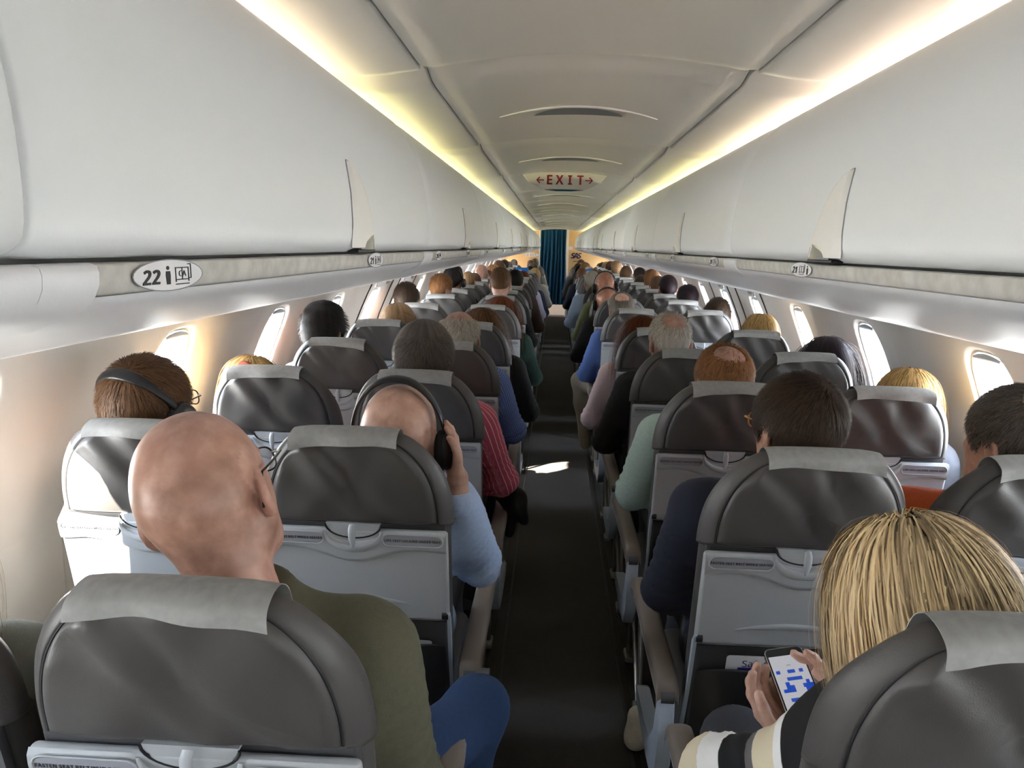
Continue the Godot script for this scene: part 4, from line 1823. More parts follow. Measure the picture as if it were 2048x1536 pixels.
func trousers_mesh(knees: Array, ankles: Array, h: float) -> MB:
	var fl := Flesh.new()
	fl.k = 0.04
	fl.bone(Vector3(-0.085, 0.60, -0.32), Vector3(0.085, 0.60, -0.32), 0.108, 0.108)
	for i in 2:
		var s := -1.0 if i == 0 else 1.0
		fl.bone(Vector3(s * 0.085, 0.575, -0.32), knees[i], 0.09, 0.064)
		fl.bone(knees[i], knees[i].lerp(ankles[i], 0.35), 0.064, 0.06)
		fl.bone(knees[i].lerp(ankles[i], 0.35), ankles[i], 0.06, 0.045)
	var m := net(fl.f, h, fl.seeds())
	for i in m.v.size():
		var p := m.v[i]
		m.v[i] = p + m.n[i] * (noise.get_noise_3d(p.x * 420.0, p.y * 420.0, p.z * 300.0) * 0.004)
	smooth_normals(m)
	return m


func shoe_mesh(ankle: Vector3, turn: float) -> MB:
	var fl := Flesh.new()
	fl.k = 0.03
	var f := Vector3(sin(turn), 0, -cos(turn))
	var a := Vector3(ankle.x, 0.0, ankle.z)
	fl.bone(a + Vector3(0, 0.045, 0) + f * -0.03, a + Vector3(0, 0.045, 0) + f * 0.09, 0.036, 0.036)
	fl.bone(a + Vector3(0, 0.04, 0) + f * 0.09, a + Vector3(0, 0.032, 0) + f * 0.16, 0.038, 0.028)
	fl.bone(a + Vector3(0, 0.05, 0), a + Vector3(0, 0.11, 0), 0.036, 0.036)
	fl.cut = func(p: Vector3, d: float) -> float:
		return maxf(d, 0.018 - p.y)
	return net(fl.f, 0.009, fl.seeds())


func skin(key: String) -> StandardMaterial3D:
	var tones := {"pale": srgb(224, 186, 166), "pink": srgb(216, 174, 156), "tan": srgb(202, 158, 132), "ruddy": srgb(210, 154, 130), "brown": srgb(150, 104, 80)}
	var k := "skin_" + key
	if not mats.has(k):
		var c: Color = tones[key]
		var m := mat(k, c, 0.42)
		m.vertex_color_use_as_albedo = true
		if not store.has("skin_tint"):
			store["skin_tint"] = noise_tex(0.012, Color(0.80, 0.73, 0.70), Color(1, 1, 1), 256, 31, 5)
			store["skin_bump"] = bump_tex(0.09, 2.0, 256, 33)
		grain(m, store.skin_bump, 8.0, 0.15, store.skin_tint)
	return mats[k]


func hair_mat(key: String) -> StandardMaterial3D:
	var tones := {"brown": srgb(118, 86, 60), "dark": srgb(76, 60, 48), "black": srgb(40, 34, 34), "grey": srgb(148, 138, 128), "salt": srgb(112, 102, 94), "white": srgb(226, 218, 206), "blond": srgb(224, 186, 124), "ash": srgb(234, 208, 164), "ginger": srgb(178, 126, 84), "auburn": srgb(118, 62, 36), "sandy": srgb(186, 150, 112), "plum": srgb(52, 40, 48)}
	var k := "hair_" + key
	if not mats.has(k):
		var m := mat(k, tones[key], 0.55)
		m.vertex_color_use_as_albedo = true
		m.metallic_specular = 0.32
	return mats[k]


func cloth(key: String) -> StandardMaterial3D:
	var tones := {"olive": srgb(92, 90, 70), "sky": srgb(184, 206, 240), "navy": srgb(34, 38, 56), "mint": srgb(196, 220, 210), "black": srgb(26, 25, 28), "pink": srgb(226, 200, 202), "blue": srgb(84, 112, 176), "orange": srgb(196, 84, 34), "green": srgb(40, 66, 58), "moss": srgb(110, 116, 84), "white": srgb(222, 222, 218), "lilac": srgb(190, 184, 204), "grey": srgb(96, 96, 100), "brown": srgb(84, 66, 58), "cream": srgb(214, 204, 184), "denim": srgb(36, 60, 96), "charcoal": srgb(58, 58, 62), "khaki": srgb(124, 116, 102), "teal": srgb(50, 92, 104), "sage": srgb(128, 132, 120), "wine": srgb(112, 44, 52)}
	var k := "cloth_" + key
	if not mats.has(k):
		if not store.has("weave"):
			store["weave"] = bump_tex(0.35, 6.0, 256, 41)
			store["cloth_tint"] = noise_tex(0.05, Color(0.9, 0.9, 0.9), Color(1, 1, 1), 256, 42, 4)
		grain(mat(k, tones[key], 0.92), store.weave, 6.0, 0.25, store.cloth_tint)
	return mats[k]


func pattern_mat(key: String) -> StandardMaterial3D:
	if mats.has(key):
		return mats[key]
	var im := Image.create(256, 256, false, Image.FORMAT_RGB8)
	var m := mat(key, Color.WHITE, 0.9)
	if key == "red_stripes":
		im.fill(srgb(184, 80, 98))
		for x in [20, 84, 148, 212]:
			im.fill_rect(Rect2i(0, x, 256, 9), srgb(232, 190, 196))
		m.uv1_scale = Vector3(5, 14, 1)
	elif key == "blue_check":
		im.fill(srgb(150, 168, 214))
		for x in range(0, 256, 32):
			im.fill_rect(Rect2i(x, 0, 16, 256), srgb(104, 126, 190))
		for y in range(0, 256, 32):
			for x in range(0, 256, 32):
				im.fill_rect(Rect2i(x + 16, y, 16, 16), srgb(104, 126, 190))
				im.fill_rect(Rect2i(x, y, 16, 16), srgb(66, 88, 160))
		m.uv1_scale = Vector3(15, 15, 1)
	elif key == "knit_bands":
		im.fill(srgb(236, 234, 230))
		var x := 0
		for b in [[22, 0], [10, 1], [26, 2], [8, 3], [30, 0], [24, 1], [10, 2], [8, 3], [34, 0], [30, 1], [22, 2], [32, 0]]:
			im.fill_rect(Rect2i(x, 0, b[0], 256), [srgb(20, 19, 21), srgb(238, 237, 234), srgb(222, 208, 178), srgb(104, 100, 100)][b[1]])
			x += b[0]
		m.uv1_scale = Vector3(2.5, 1, 1)
	m.albedo_texture = ImageTexture.create_from_image(im)
	return m

const WHO := [
	["L", 0, 0, Vector3(-0.548, 1.285, -1.015), Vector3(0.02, 0.02, 0.34), 1.06, "pink", "bald", "", "olive", "denim", "bald man with thin black glasses in an olive green sweater"],
	["L", 0, 1, Vector3(-1.030, 1.190, -0.985), Vector3(-0.10, 0.10, -0.15), 1.03, "pale", "long", "ash", "sage", "charcoal", "person with long light hair leaning towards the bald man"],
	["L", 1, 0, Vector3(-0.425, 1.176, -1.805), Vector3(-0.15, -0.05, 0.00), 1.16, "pale", "bald", "", "sky", "charcoal", "bald man in a light blue shirt raising one hand"],
	["L", 1, 1, Vector3(-1.054, 1.227, -1.805), Vector3(0.05, -0.25, 0.06), 1.02, "pale", "short", "brown", "grey", "charcoal", "brown-haired man in dark-rimmed glasses by the window"],
	["L", 2, 0, Vector3(-0.499, 1.244, -2.605), Vector3(0.05, 0.00, 0.00), 1.00, "pale", "thick", "salt", "*red_stripes", "charcoal", "grey-brown haired man in a red shirt with white stripes"],
	["L", 2, 1, Vector3(-1.109, 1.129, -2.605), Vector3(0.00, 0.10, 0.00), 0.93, "pale", "bob", "blond", "cream", "grey", "blond person showing only a crown and a hair tie"],
	["L", 3, 0, Vector3(-0.474, 1.230, -3.385), Vector3(-0.10, 0.00, 0.00), 1.06, "pink", "fringe", "white", "*blue_check", "denim", "man with bald pink crown, white fringe and blue checked shirt"],
	["L", 3, 1, Vector3(-1.082, 1.238, -3.385), Vector3(0.00, -0.20, 0.00), 0.97, "tan", "spiky", "black", "black", "grey", "person with dark tousled hair by the window"],
	["L", 4, 0, Vector3(-0.450, 1.181, -4.235), Vector3(-0.10, 0.10, 0.08), 1.03, "pale", "long", "brown", "black", "black", "woman with long light brown hair in a black top"],
	["L", 4, 1, Vector3(-0.917, 1.173, -4.235), Vector3(0.00, 0.00, 0.10), 1.01, "pale", "thick", "sandy", "grey", "grey", "person with fluffy sandy hair beside the overwing hatch"],
	["L", 5, 0, Vector3(-0.426, 1.171, -5.460), Vector3(0.00, -0.10, 0.00), 0.99, "pale", "long", "auburn", "green", "black", "woman with long auburn hair in a dark green top"],
	["L", 5, 1, Vector3(-1.106, 1.246, -5.460), Vector3(0.00, 0.00, 0.00), 0.99, "pale", "cap", "dark", "black", "grey", "person with smooth dark hair beside the left overwing hatch"],
	["L", 6, 0, Vector3(-0.507, 1.338, -6.480), Vector3(0.00, 0.00, 0.00), 1.03, "pink", "crop", "brown", "black", "black", "tall man with cropped brown hair and a black collar"],
	["L", 6, 1, Vector3(-1.009, 1.276, -6.480), Vector3(0.00, -0.60, 0.00), 0.97, "pale", "short", "ginger", "black", "grey", "ginger-haired person turned towards the aisle"],
	["L", 7, 1, Vector3(-1.006, 1.312, -7.270), Vector3(0.00, -0.20, 0.00), 0.99, "pale", "thick", "black", "black", "grey", "dark-haired person wearing a headset by the left wall"],
	["L", 8, 0, Vector3(-0.460, 1.278, -8.060), Vector3(0.00, 0.00, 0.00), 0.99, "pale", "short", "black", "brown", "black", ""],
	["L", 8, 1, Vector3(-0.956, 1.261, -8.060), Vector3(0.00, 0.00, 0.00), 0.92, "pale", "crop", "sandy", "grey", "grey", ""],
	["L", 10, 1, Vector3(-0.964, 1.288, -9.640), Vector3(0.00, 0.00, 0.00), 1.05, "pink", "bald", "", "grey", "grey", ""],
	["L", 11, 0, Vector3(-0.470, 1.194, -10.430), Vector3(0.00, 0.00, 0.00), 0.97, "tan", "short", "auburn", "lilac", "black", ""],
	["L", 12, 0, Vector3(-0.399, 1.128, -11.220), Vector3(-0.10, -0.10, -0.10), 0.97, "pale", "short", "dark", "navy", "navy", ""],
	["L", 12, 1, Vector3(-0.953, 1.251, -11.220), Vector3(0.00, -0.50, 0.00), 0.97, "pink", "short", "ginger", "grey", "grey", ""],
	["L", 14, 0, Vector3(-0.375, 1.175, -12.800), Vector3(0.00, 0.00, 0.00), 1.01, "pale", "long", "blond", "white", "grey", "blond person in a white top leaning towards the aisle"],
	["L", 14, 1, Vector3(-0.972, 1.283, -12.800), Vector3(0.00, -0.50, 0.00), 0.97, "pale", "short", "brown", "grey", "grey", ""],
	["R", 0, 0, Vector3(0.470, 1.135, -1.050), Vector3(-0.35, 0.30, 0.12), 1.14, "pale", "messy", "ash", "*knit_bands", "charcoal", "blond woman in a banded knit sweater looking down"],
	["R", 1, 0, Vector3(0.511, 1.239, -1.755), Vector3(-0.05, 0.28, -0.08), 1.02, "tan", "short", "dark", "navy", "charcoal", "man with short dark hair and amber glasses in navy"],
	["R", 1, 1, Vector3(1.004, 1.226, -1.755), Vector3(0.00, 0.35, 0.00), 1.08, "tan", "thin", "salt", "orange", "grey", "man with greying swept-back hair in an orange top"],
	["R", 2, 0, Vector3(0.514, 1.210, -2.555), Vector3(-0.20, 0.10, 0.00), 1.06, "pink", "thin", "ginger", "mint", "charcoal", "man with thinning ginger hair in a mint green sweater"],
	["R", 2, 1, Vector3(1.115, 1.157, -2.555), Vector3(-0.10, -0.10, 0.00), 0.95, "pale", "bob", "blond", "grey", "grey", "woman with smooth golden blond hair near the side wall"],
	["R", 3, 0, Vector3(0.447, 1.253, -3.335), Vector3(-0.05, 0.12, 0.00), 1.02, "pink", "thin", "white", "black", "black", "white-haired man with a pink crown in a black jacket"],
	["R", 3, 1, Vector3(1.115, 1.172, -3.335), Vector3(-0.10, -0.20, 0.10), 0.98, "pale", "long", "plum", "grey", "grey", "woman with long dark brown hair against the wall"],
	["R", 4, 0, Vector3(0.428, 1.166, -4.185), Vector3(-0.10, 0.00, 0.00), 1.01, "pale", "long", "auburn", "pink", "grey", "auburn-haired woman in a pale pink shirt"],
	["R", 4, 1, Vector3(1.056, 1.200, -4.185), Vector3(-0.10, 0.00, 0.00), 0.93, "pale", "bob", "blond", "grey", "grey", "blond person with middle parting behind the overwing hatch"],
	["R", 5, 0, Vector3(0.421, 1.214, -5.460), Vector3(-0.10, 0.05, 0.10), 1.03, "pink", "thin", "grey", "blue", "khaki", "grey-haired man in a bright blue shirt, knee in aisle"],
	["R", 5, 1, Vector3(1.090, 1.188, -5.460), Vector3(0.00, 0.00, 0.00), 1.01, "pale", "cap", "dark", "moss", "grey", "dark-haired person in a moss green top beside the hatch"],
	["R", 6, 0, Vector3(0.383, 1.206, -6.480), Vector3(-0.25, 0.00, 0.10), 1.10, "ruddy", "bald", "", "black", "black", "bald man in a black top with a headset"],
	["R", 6, 1, Vector3(1.051, 1.235, -6.480), Vector3(0.00, 0.00, 0.00), 0.97, "pale", "cap", "plum", "black", "grey", ""],
	["R", 7, 0, Vector3(0.416, 1.299, -7.270), Vector3(-0.10, 0.00, 0.10), 1.10, "ruddy", "bald", "", "moss", "black", "bald man in a moss green top with a headset"],
	["R", 7, 1, Vector3(1.000, 1.286, -7.270), Vector3(0.00, 0.00, 0.00), 0.99, "pale", "cap", "plum", "black", "grey", ""],
	["R", 9, 0, Vector3(0.371, 1.260, -8.850), Vector3(0.00, 0.10, 0.00), 1.01, "pink", "short", "white", "sky", "navy", "white-haired man in a pale blue shirt"],
	["R", 9, 1, Vector3(1.042, 1.276, -8.850), Vector3(0.00, 0.10, 0.00), 0.99, "pale", "thick", "ginger", "grey", "grey", ""],
	["R", 11, 1, Vector3(1.077, 1.277, -10.430), Vector3(0.00, 0.10, 0.00), 0.97, "pale", "short", "dark", "grey", "grey", ""],
	["R", 12, 1, Vector3(0.969, 1.282, -11.220), Vector3(0.00, 0.00, 0.00), 0.97, "pale", "bob", "brown", "grey", "grey", ""],
	["R", 13, 0, Vector3(0.368, 1.219, -12.010), Vector3(0.00, 0.10, 0.10), 0.99, "tan", "crop", "brown", "navy", "navy", ""],
	["R", 16, 0, Vector3(0.395, 1.203, -14.380), Vector3(0.00, 0.00, 0.00), 0.97, "pale", "short", "dark", "grey", "navy", ""],
	["L", 7, 0, Vector3(-0.537, 1.229, -7.270), Vector3(0.09, 0.02, -0.03), 1.00, "pale", "bald", "", "white", "charcoal", ""],
	["L", 9, 1, Vector3(-0.977, 1.204, -8.850), Vector3(0.13, 0.04, -0.10), 1.00, "pink", "short", "brown", "white", "charcoal", ""],
	["L", 10, 0, Vector3(-0.532, 1.219, -9.640), Vector3(-0.06, 0.11, -0.00), 1.00, "pale", "bald", "", "grey", "charcoal", ""],
	["L", 11, 1, Vector3(-0.960, 1.194, -10.430), Vector3(-0.08, -0.03, -0.08), 1.00, "tan", "short", "brown", "sky", "charcoal", ""],
	["L", 13, 1, Vector3(-0.994, 1.209, -12.010), Vector3(-0.09, -0.27, 0.01), 1.00, "pale", "thick", "sandy", "white", "charcoal", ""],
	["L", 15, 0, Vector3(-0.476, 1.185, -13.590), Vector3(-0.09, 0.01, 0.00), 1.00, "pale", "long", "dark", "grey", "charcoal", ""],
	["L", 15, 1, Vector3(-0.992, 1.229, -13.590), Vector3(-0.09, 0.15, -0.07), 1.00, "tan", "short", "grey", "grey", "charcoal", ""],
	["L", 16, 0, Vector3(-0.454, 1.249, -14.380), Vector3(0.05, 0.17, 0.05), 1.00, "tan", "crop", "grey", "white", "charcoal", ""],
	["L", 16, 1, Vector3(-0.987, 1.269, -14.380), Vector3(0.02, -0.00, 0.04), 1.00, "pale", "short", "dark", "brown", "charcoal", ""],
	["L", 17, 0, Vector3(-0.490, 1.238, -15.170), Vector3(0.07, -0.26, -0.07), 1.00, "tan", "short", "dark", "grey", "charcoal", ""],
	["L", 17, 1, Vector3(-0.956, 1.226, -15.170), Vector3(-0.09, 0.08, -0.06), 1.00, "pink", "crop", "grey", "brown", "charcoal", ""],
	["L", 18, 0, Vector3(-0.533, 1.227, -15.960), Vector3(-0.04, -0.01, 0.08), 1.00, "pale", "thick", "sandy", "navy", "charcoal", ""],
	["L", 18, 1, Vector3(-1.023, 1.189, -15.960), Vector3(-0.03, 0.05, -0.03), 1.00, "pink", "bald", "", "navy", "charcoal", ""],
	["L", 19, 0, Vector3(-0.513, 1.239, -16.750), Vector3(0.01, 0.38, 0.03), 1.00, "pink", "short", "brown", "white", "charcoal", ""],
	["L", 19, 1, Vector3(-0.933, 1.244, -16.750), Vector3(0.07, 0.00, -0.04), 1.00, "pink", "crop", "grey", "sky", "charcoal", ""],
	["L", 20, 0, Vector3(-0.496, 1.262, -17.540), Vector3(0.03, 0.38, -0.07), 1.00, "pink", "crop", "grey", "black", "charcoal", ""],
	["L", 20, 1, Vector3(-0.994, 1.209, -17.540), Vector3(-0.00, 0.09, -0.03), 1.00, "pink", "fringe", "grey", "brown", "charcoal", ""],
	["R", 8, 1, Vector3(1.011, 1.247, -8.060), Vector3(0.15, 0.12, 0.01), 1.00, "pale", "short", "brown", "white", "charcoal", ""],
	["R", 10, 0, Vector3(0.469, 1.227, -9.640), Vector3(0.05, 0.31, 0.00), 1.00, "tan", "bob", "brown", "brown", "charcoal", ""],
	["R", 10, 1, Vector3(1.018, 1.209, -9.640), Vector3(0.00, -0.36, -0.03), 1.00, "tan", "long", "dark", "brown", "charcoal", ""],
	["R", 11, 0, Vector3(0.545, 1.215, -10.430), Vector3(-0.02, -0.08, -0.05), 1.00, "tan", "bob", "brown", "grey", "charcoal", ""],
	["R", 12, 0, Vector3(0.516, 1.212, -11.220), Vector3(0.01, -0.14, -0.04), 1.00, "tan", "short", "brown", "sky", "charcoal", ""],
	["R", 13, 1, Vector3(1.044, 1.258, -12.010), Vector3(0.07, 0.27, -0.14), 1.00, "tan", "crop", "grey", "brown", "charcoal", ""],
	["R", 14, 0, Vector3(0.516, 1.232, -12.800), Vector3(-0.00, 0.37, 0.13), 1.00, "pale", "fringe", "grey", "grey", "charcoal", ""],
	["R", 14, 1, Vector3(0.957, 1.302, -12.800), Vector3(-0.05, 0.01, 0.03), 1.00, "pale", "thick", "sandy", "navy", "charcoal", ""],
	["R", 15, 0, Vector3(0.471, 1.248, -13.590), Vector3(0.15, -0.00, -0.08), 1.00, "pale", "thick", "sandy", "black", "charcoal", ""],
	["R", 15, 1, Vector3(1.029, 1.221, -13.590), Vector3(-0.05, 0.00, 0.07), 1.00, "pale", "thick", "sandy", "black", "charcoal", ""],
	["R", 16, 1, Vector3(1.009, 1.218, -14.380), Vector3(0.14, 0.34, 0.05), 1.00, "tan", "short", "dark", "sky", "charcoal", ""],
	["R", 17, 0, Vector3(0.531, 1.231, -15.170), Vector3(-0.07, 0.00, -0.00), 1.00, "pink", "short", "dark", "wine", "charcoal", ""],
	["R", 17, 1, Vector3(1.023, 1.268, -15.170), Vector3(0.09, -0.44, 0.01), 1.00, "pink", "short", "brown", "white", "charcoal", ""],
	["R", 18, 0, Vector3(0.425, 1.206, -15.960), Vector3(-0.02, -0.22, -0.02), 1.00, "pink", "long", "dark", "grey", "charcoal", ""],
	["R", 18, 1, Vector3(0.999, 1.228, -15.960), Vector3(-0.00, 0.27, 0.02), 1.00, "tan", "thick", "sandy", "brown", "charcoal", ""],
	["R", 19, 0, Vector3(0.492, 1.203, -16.750), Vector3(0.05, 0.02, -0.05), 1.00, "pale", "fringe", "grey", "charcoal", "charcoal", ""],
	["R", 19, 1, Vector3(0.975, 1.226, -16.750), Vector3(0.02, 0.06, 0.06), 1.00, "pink", "bob", "brown", "charcoal", "charcoal", ""],
	["R", 20, 0, Vector3(0.537, 1.255, -17.540), Vector3(-0.00, 0.10, -0.02), 1.00, "pale", "short", "brown", "black", "charcoal", ""],
	["R", 20, 1, Vector3(0.961, 1.191, -17.540), Vector3(0.00, 0.14, -0.08), 1.00, "tan", "crop", "grey", "white", "charcoal", ""],
]


func seat_pos(side: String, row: int, col: int) -> Vector3:
	var p: Vector3 = store["seat_%s%d%d" % [side, row, col]].position
	return p - Vector3(0.002, 0, -0.05) if side == "R" and row == 0 else p


func build_people() -> void:
	var hi := head_mesh(0.0042)
	var lo := head_mesh(0.0085)
	for q in [hi, lo]:
		for p in q.v:
			q.c.append(Color.WHITE)
	var stub := MB.new()
	stub.add(hi)
	for i in stub.v.size():
		# cropped hair growing on the sides and back of a shaved head
		var p := stub.v[i]
		var grow := smoothstep(0.075, 0.045, p.y) * smoothstep(-0.03, 0.0, p.z) * smoothstep(-0.10, -0.075, p.y)
		if absf(p.x) > 0.074 and p.z < 0.045:
			grow = 0.0
		grow *= 0.75 + 0.6 * noise.get_noise_3d(p.x * 2600.0, p.y * 2600.0, p.z * 2600.0)
		stub.c[i] = Color.WHITE.lerp(Color(0.62, 0.60, 0.56), clampf(grow, 0.0, 1.0) * 0.85)
	var head_hi := hi.mesh()
	var head_lo := lo.mesh()
	var hairs := {}
	# shared clothing
	var generic := {}
	for ai in [1.0, -1.0]:
		var arms := [[Vector3(-0.175, 1.0, -0.205), Vector3(-0.232, 0.735, -0.27), Vector3(-0.11, 0.675, -0.48)], [Vector3(0.175, 1.0, -0.205), Vector3(0.232, 0.735, -0.27), Vector3(0.11, 0.675, -0.48)]]
		var k := 1 if ai > 0 else 0
		arms[k][1] = Vector3(ai * 0.262, 0.745, -0.275)
		generic[ai] = shirt_mesh(arms, 0.017, Vector3(0, 1.062, -0.20)).mesh()
	var knees := [Vector3(-0.115, 0.59, -0.645), Vector3(0.115, 0.59, -0.645)]
	var ankles := [Vector3(-0.11, 0.10, -0.66), Vector3(0.11, 0.10, -0.66)]
	var legs := trousers_mesh(knees, ankles, 0.02).mesh()
	var shoe := [shoe_mesh(ankles[0], -0.1).mesh(), shoe_mesh(ankles[1], 0.1).mesh()]
	var lap := []
	for s in [-1.0, 1.0]:
		lap.append(hand_mesh(Vector3(0, 0, 0), Vector3(-s * 0.5, -0.05, -0.85), Vector3(0, -1, 0), -s, 0.25, 0.1, 0.4, 0.0055))
	for w in WHO:
		var side: String = w[0]
		var row: int = w[1]
		var col: int = w[2]
		var id := "%s%d%d" % [side, row, col]
		var base := seat_pos(side, row, col)
		var ai := 1.0 if side == "L" else -1.0
		var label: String = w[11]
		var back: String = ORD[20 - row]
		if label == "":
			label = "person with %s, %s top, %s %s seat, %s row behind the curtain" % [(w[8] + " " + {"cap": "smooth", "thick": "full"}.get(w[7], w[7]) + " hair") if w[8] != "" else "bald head", w[9], "left" if side == "L" else "right", "window" if col == 1 else "aisle", back]
			label = label.replace("fringe hair", "fringe").replace("crop hair", "cropped hair").replace("bob hair", "bobbed hair")
			tag(store["seat_" + id], "grey leather seat, %s %s side, %s row behind the curtain" % ["left" if side == "L" else "right", "window" if col == 1 else "aisle", back], "seat", "cabin seats")
		else:
			tag(store["seat_" + id], "grey leather seat of the " + label, "seat", "cabin seats")
		var near := row < 5
		var person := thing("person", label, "person", base, "passengers")
		var hb := Basis.from_euler(w[4]).scaled(Vector3.ONE * float(w[5]))
		var hx := Transform3D(hb, Vector3.ZERO)
		hx.origin = Vector3(w[3]) - base - hb * Vector3(0, 0.030, 0.010)
		store["head_" + id] = Transform3D(hx.basis, hx.origin + base)
		var neck: Vector3 = hx * Vector3(0, -0.165, 0.042)
		neck.z = clampf(neck.z, -0.26, -0.185)
		neck.y = maxf(neck.y, 0.97)
		if id == "L00":
			neck += Vector3(-0.03, 0.03, 0)
		if neck.y > 1.085:
			neck.y = lerpf(neck.y, 1.085, 0.4)
		var arms := custom_arms(id, base, ai)
		var own := arms.size() == 2 or id == "L10" or id == "R00"
		var slide := Vector3(clampf(neck.x, -0.14, 0.14) * 0.8, clampf(neck.y - 1.05, -0.10, 0.12), 0)
		if arms.size() == 0:
			for q in [-1.0, 1.0]:
				arms.append([Vector3(q * 0.175, 1.0, -0.205) + slide, Vector3(q * (0.262 if q == ai else 0.232), 0.74, -0.272) + slide, Vector3(q * 0.11, 0.675, -0.48) + slide])
		# body: head and neck, and hands where they can be seen
		var sk := skin(w[6])
		if row < 6:
			var flesh := MB.new()
			if id == "L10" or id == "R00":
				var hands: Array
				if id == "L10":
					store["raised"] = raised_hand(hx)
					hands = [store.raised[0], hand_flesh(Vector3(-0.10, 0.672, -0.495), Vector3(0.5, -0.05, -0.85), Vector3(0, -1, 0), 1.0, 0.25)]
				else:
					hands = phone_hands(base)
				flesh = gesture_body(hx, w[5], neck, custom_arms(id, base, ai), hands)
			else:
				flesh.add(stub if w[7] == "bald" and row < 2 else (hi if near else lo), hx)
				var throat := Flesh.new()
				throat.bone(hx * Vector3(0, -0.07, 0.03), neck + Vector3(0, -0.01, 0), 0.053 * float(w[5]), 0.057 * float(w[5]))
				flesh.add(net(throat.f, 0.008, throat.seeds()))
				for q in 2:
					flesh.add(lap[q], Transform3D(Basis.IDENTITY, arms[q][2] + Vector3(0, 0, -0.012)))
					flesh.tube(pv([neck + Vector3(0, -0.05, 0), arms[q][0] + Vector3(0, -0.02, 0), arms[q][1], arms[q][2] + Vector3(0, 0, -0.02)]), PackedFloat32Array([0.02, 0.03, 0.028, 0.02]), 8)
			flesh.paint(Color.WHITE)
			part(person, "body", flesh, sk)
		else:
			part(person, "body", head_lo, sk).transform = hx
		# hair
		var style: String = w[7]
		if style != "bald":
			var key := style + ("_hi" if row < 3 else "_mid" if row < 7 else "_lo")
			if not hairs.has(key):
				var long := style in ["long", "bob", "messy"]
				var cnt := (9500 if style == "messy" else 6500 if long else 6000) if row < 3 else (1800 if row < 7 else 0)
				hairs[key] = hair_mesh(style, 0.005 if row < 3 else 0.007 if row < 7 else 0.010, cnt).mesh()
			part(person, "hair", hairs[key], hair_mat(w[8])).transform = hx
		# clothes
		var top: String = w[9]
		var tm: Material = pattern_mat(top.substr(1)) if top.begins_with("*") else cloth(top)
		if own:
			arms = custom_arms(id, base, ai)
			part(person, "top", shirt_mesh(arms, 0.012, neck, 1.12 if id == "L00" else 1.04, 0.076 if id == "L00" else 0.07), tm)
		else:
			part(person, "top", generic[ai], tm).position = slide
		if row < 9:
			if id == "L00":
				part(person, "trousers", trousers_mesh([Vector3(-0.13, 0.60, -0.63), Vector3(0.295, 0.605, -0.70)], [Vector3(-0.11, 0.1, -0.66), Vector3(0.2, 0.1, -0.62)], 0.014), cloth(w[10]))
			elif id == "R00":
				part(person, "trousers", trousers_mesh([Vector3(-0.165, 0.655, -0.60), Vector3(0.13, 0.63, -0.62)], ankles, 0.014), cloth(w[10]))
			elif id == "R50":
				part(person, "trousers", trousers_mesh([Vector3(-0.33, 0.60, -0.62), Vector3(0.1, 0.6, -0.64)], [Vector3(-0.27, 0.1, -0.60), Vector3(0.11, 0.1, -0.66)], 0.016), cloth(w[10]))
			else:
				part(person, "trousers", legs, cloth(w[10]))
				for s in 2:
					part(person, "shoe", shoe[s], mats.black_rubber)
	for k in ROWS.size():
		for sd in ["L", "R"]:
			for col in 2:
				var o: Node3D = store["seat_%s%d%d" % [sd, k, col]]
				if o.get_meta("label") == "grey leather passenger seat":
					tag(o, "empty grey leather seat, %s %s side, %s row behind the curtain" % ["left" if sd == "L" else "right", "window" if col == 1 else "aisle", ORD[20 - k]], "seat", "cabin seats")


func custom_arms(id: String, base: Vector3, _ai: float) -> Array:
	# shoulder, elbow and wrist of each arm in seat axes
	match id:
		"L00":
			return [[Vector3(-0.215, 1.0, -0.21), Vector3(-0.265, 0.76, -0.26), Vector3(-0.11, 0.675, -0.48)], [Vector3(0.185, 1.01, -0.21), Vector3(0.228, 0.755, -0.235), Vector3(0.14, 0.69, -0.50)]]
		"L10":
			return [[Vector3(-0.15, 0.98, -0.215), Vector3(-0.2, 0.735, -0.27), Vector3(-0.11, 0.675, -0.48)], [Vector3(0.195, 0.965, -0.225), Vector3(0.255, 0.765, -0.335), store.get("raised", [null, Vector3.ZERO])[1]]]
		"R00":
			return [[Vector3(-0.135, 0.89, -0.215), Vector3(-0.272, 0.785, -0.315), store.get("phone_w", [Vector3.ZERO, Vector3.ZERO])[0]], [Vector3(0.15, 0.85, -0.225), Vector3(0.20, 0.70, -0.31), store.get("phone_w", [Vector3.ZERO, Vector3.ZERO])[1]]]
		"R10":
			return [[Vector3(-0.195, 1.0, -0.21), Vector3(-0.245, 0.76, -0.275), Vector3(-0.10, 0.68, -0.49)], [Vector3(0.185, 1.0, -0.21), Vector3(0.225, 0.74, -0.27), Vector3(0.11, 0.675, -0.48)]]
		"R11":
			return [[Vector3(-0.205, 1.0, -0.21), Vector3(-0.205, 0.75, -0.27), Vector3(-0.10, 0.68, -0.49)], [Vector3(0.185, 1.0, -0.21), Vector3(0.215, 0.74, -0.27), Vector3(0.11, 0.675, -0.48)]]
		"R20":
			return [[Vector3(-0.19, 0.985, -0.21), Vector3(-0.255, 0.765, -0.26), Vector3(-0.12, 0.70, -0.45)], [Vector3(0.175, 0.985, -0.21), Vector3(0.225, 0.74, -0.27), Vector3(0.11, 0.675, -0.48)]]
		"L20", "L30":
			return [[Vector3(-0.175, 1.0, -0.205), Vector3(-0.225, 0.74, -0.27), Vector3(-0.11, 0.675, -0.48)], [Vector3(0.19, 1.0, -0.205), Vector3(0.265, 0.77, -0.285), Vector3(0.12, 0.68, -0.46)]]
	return []


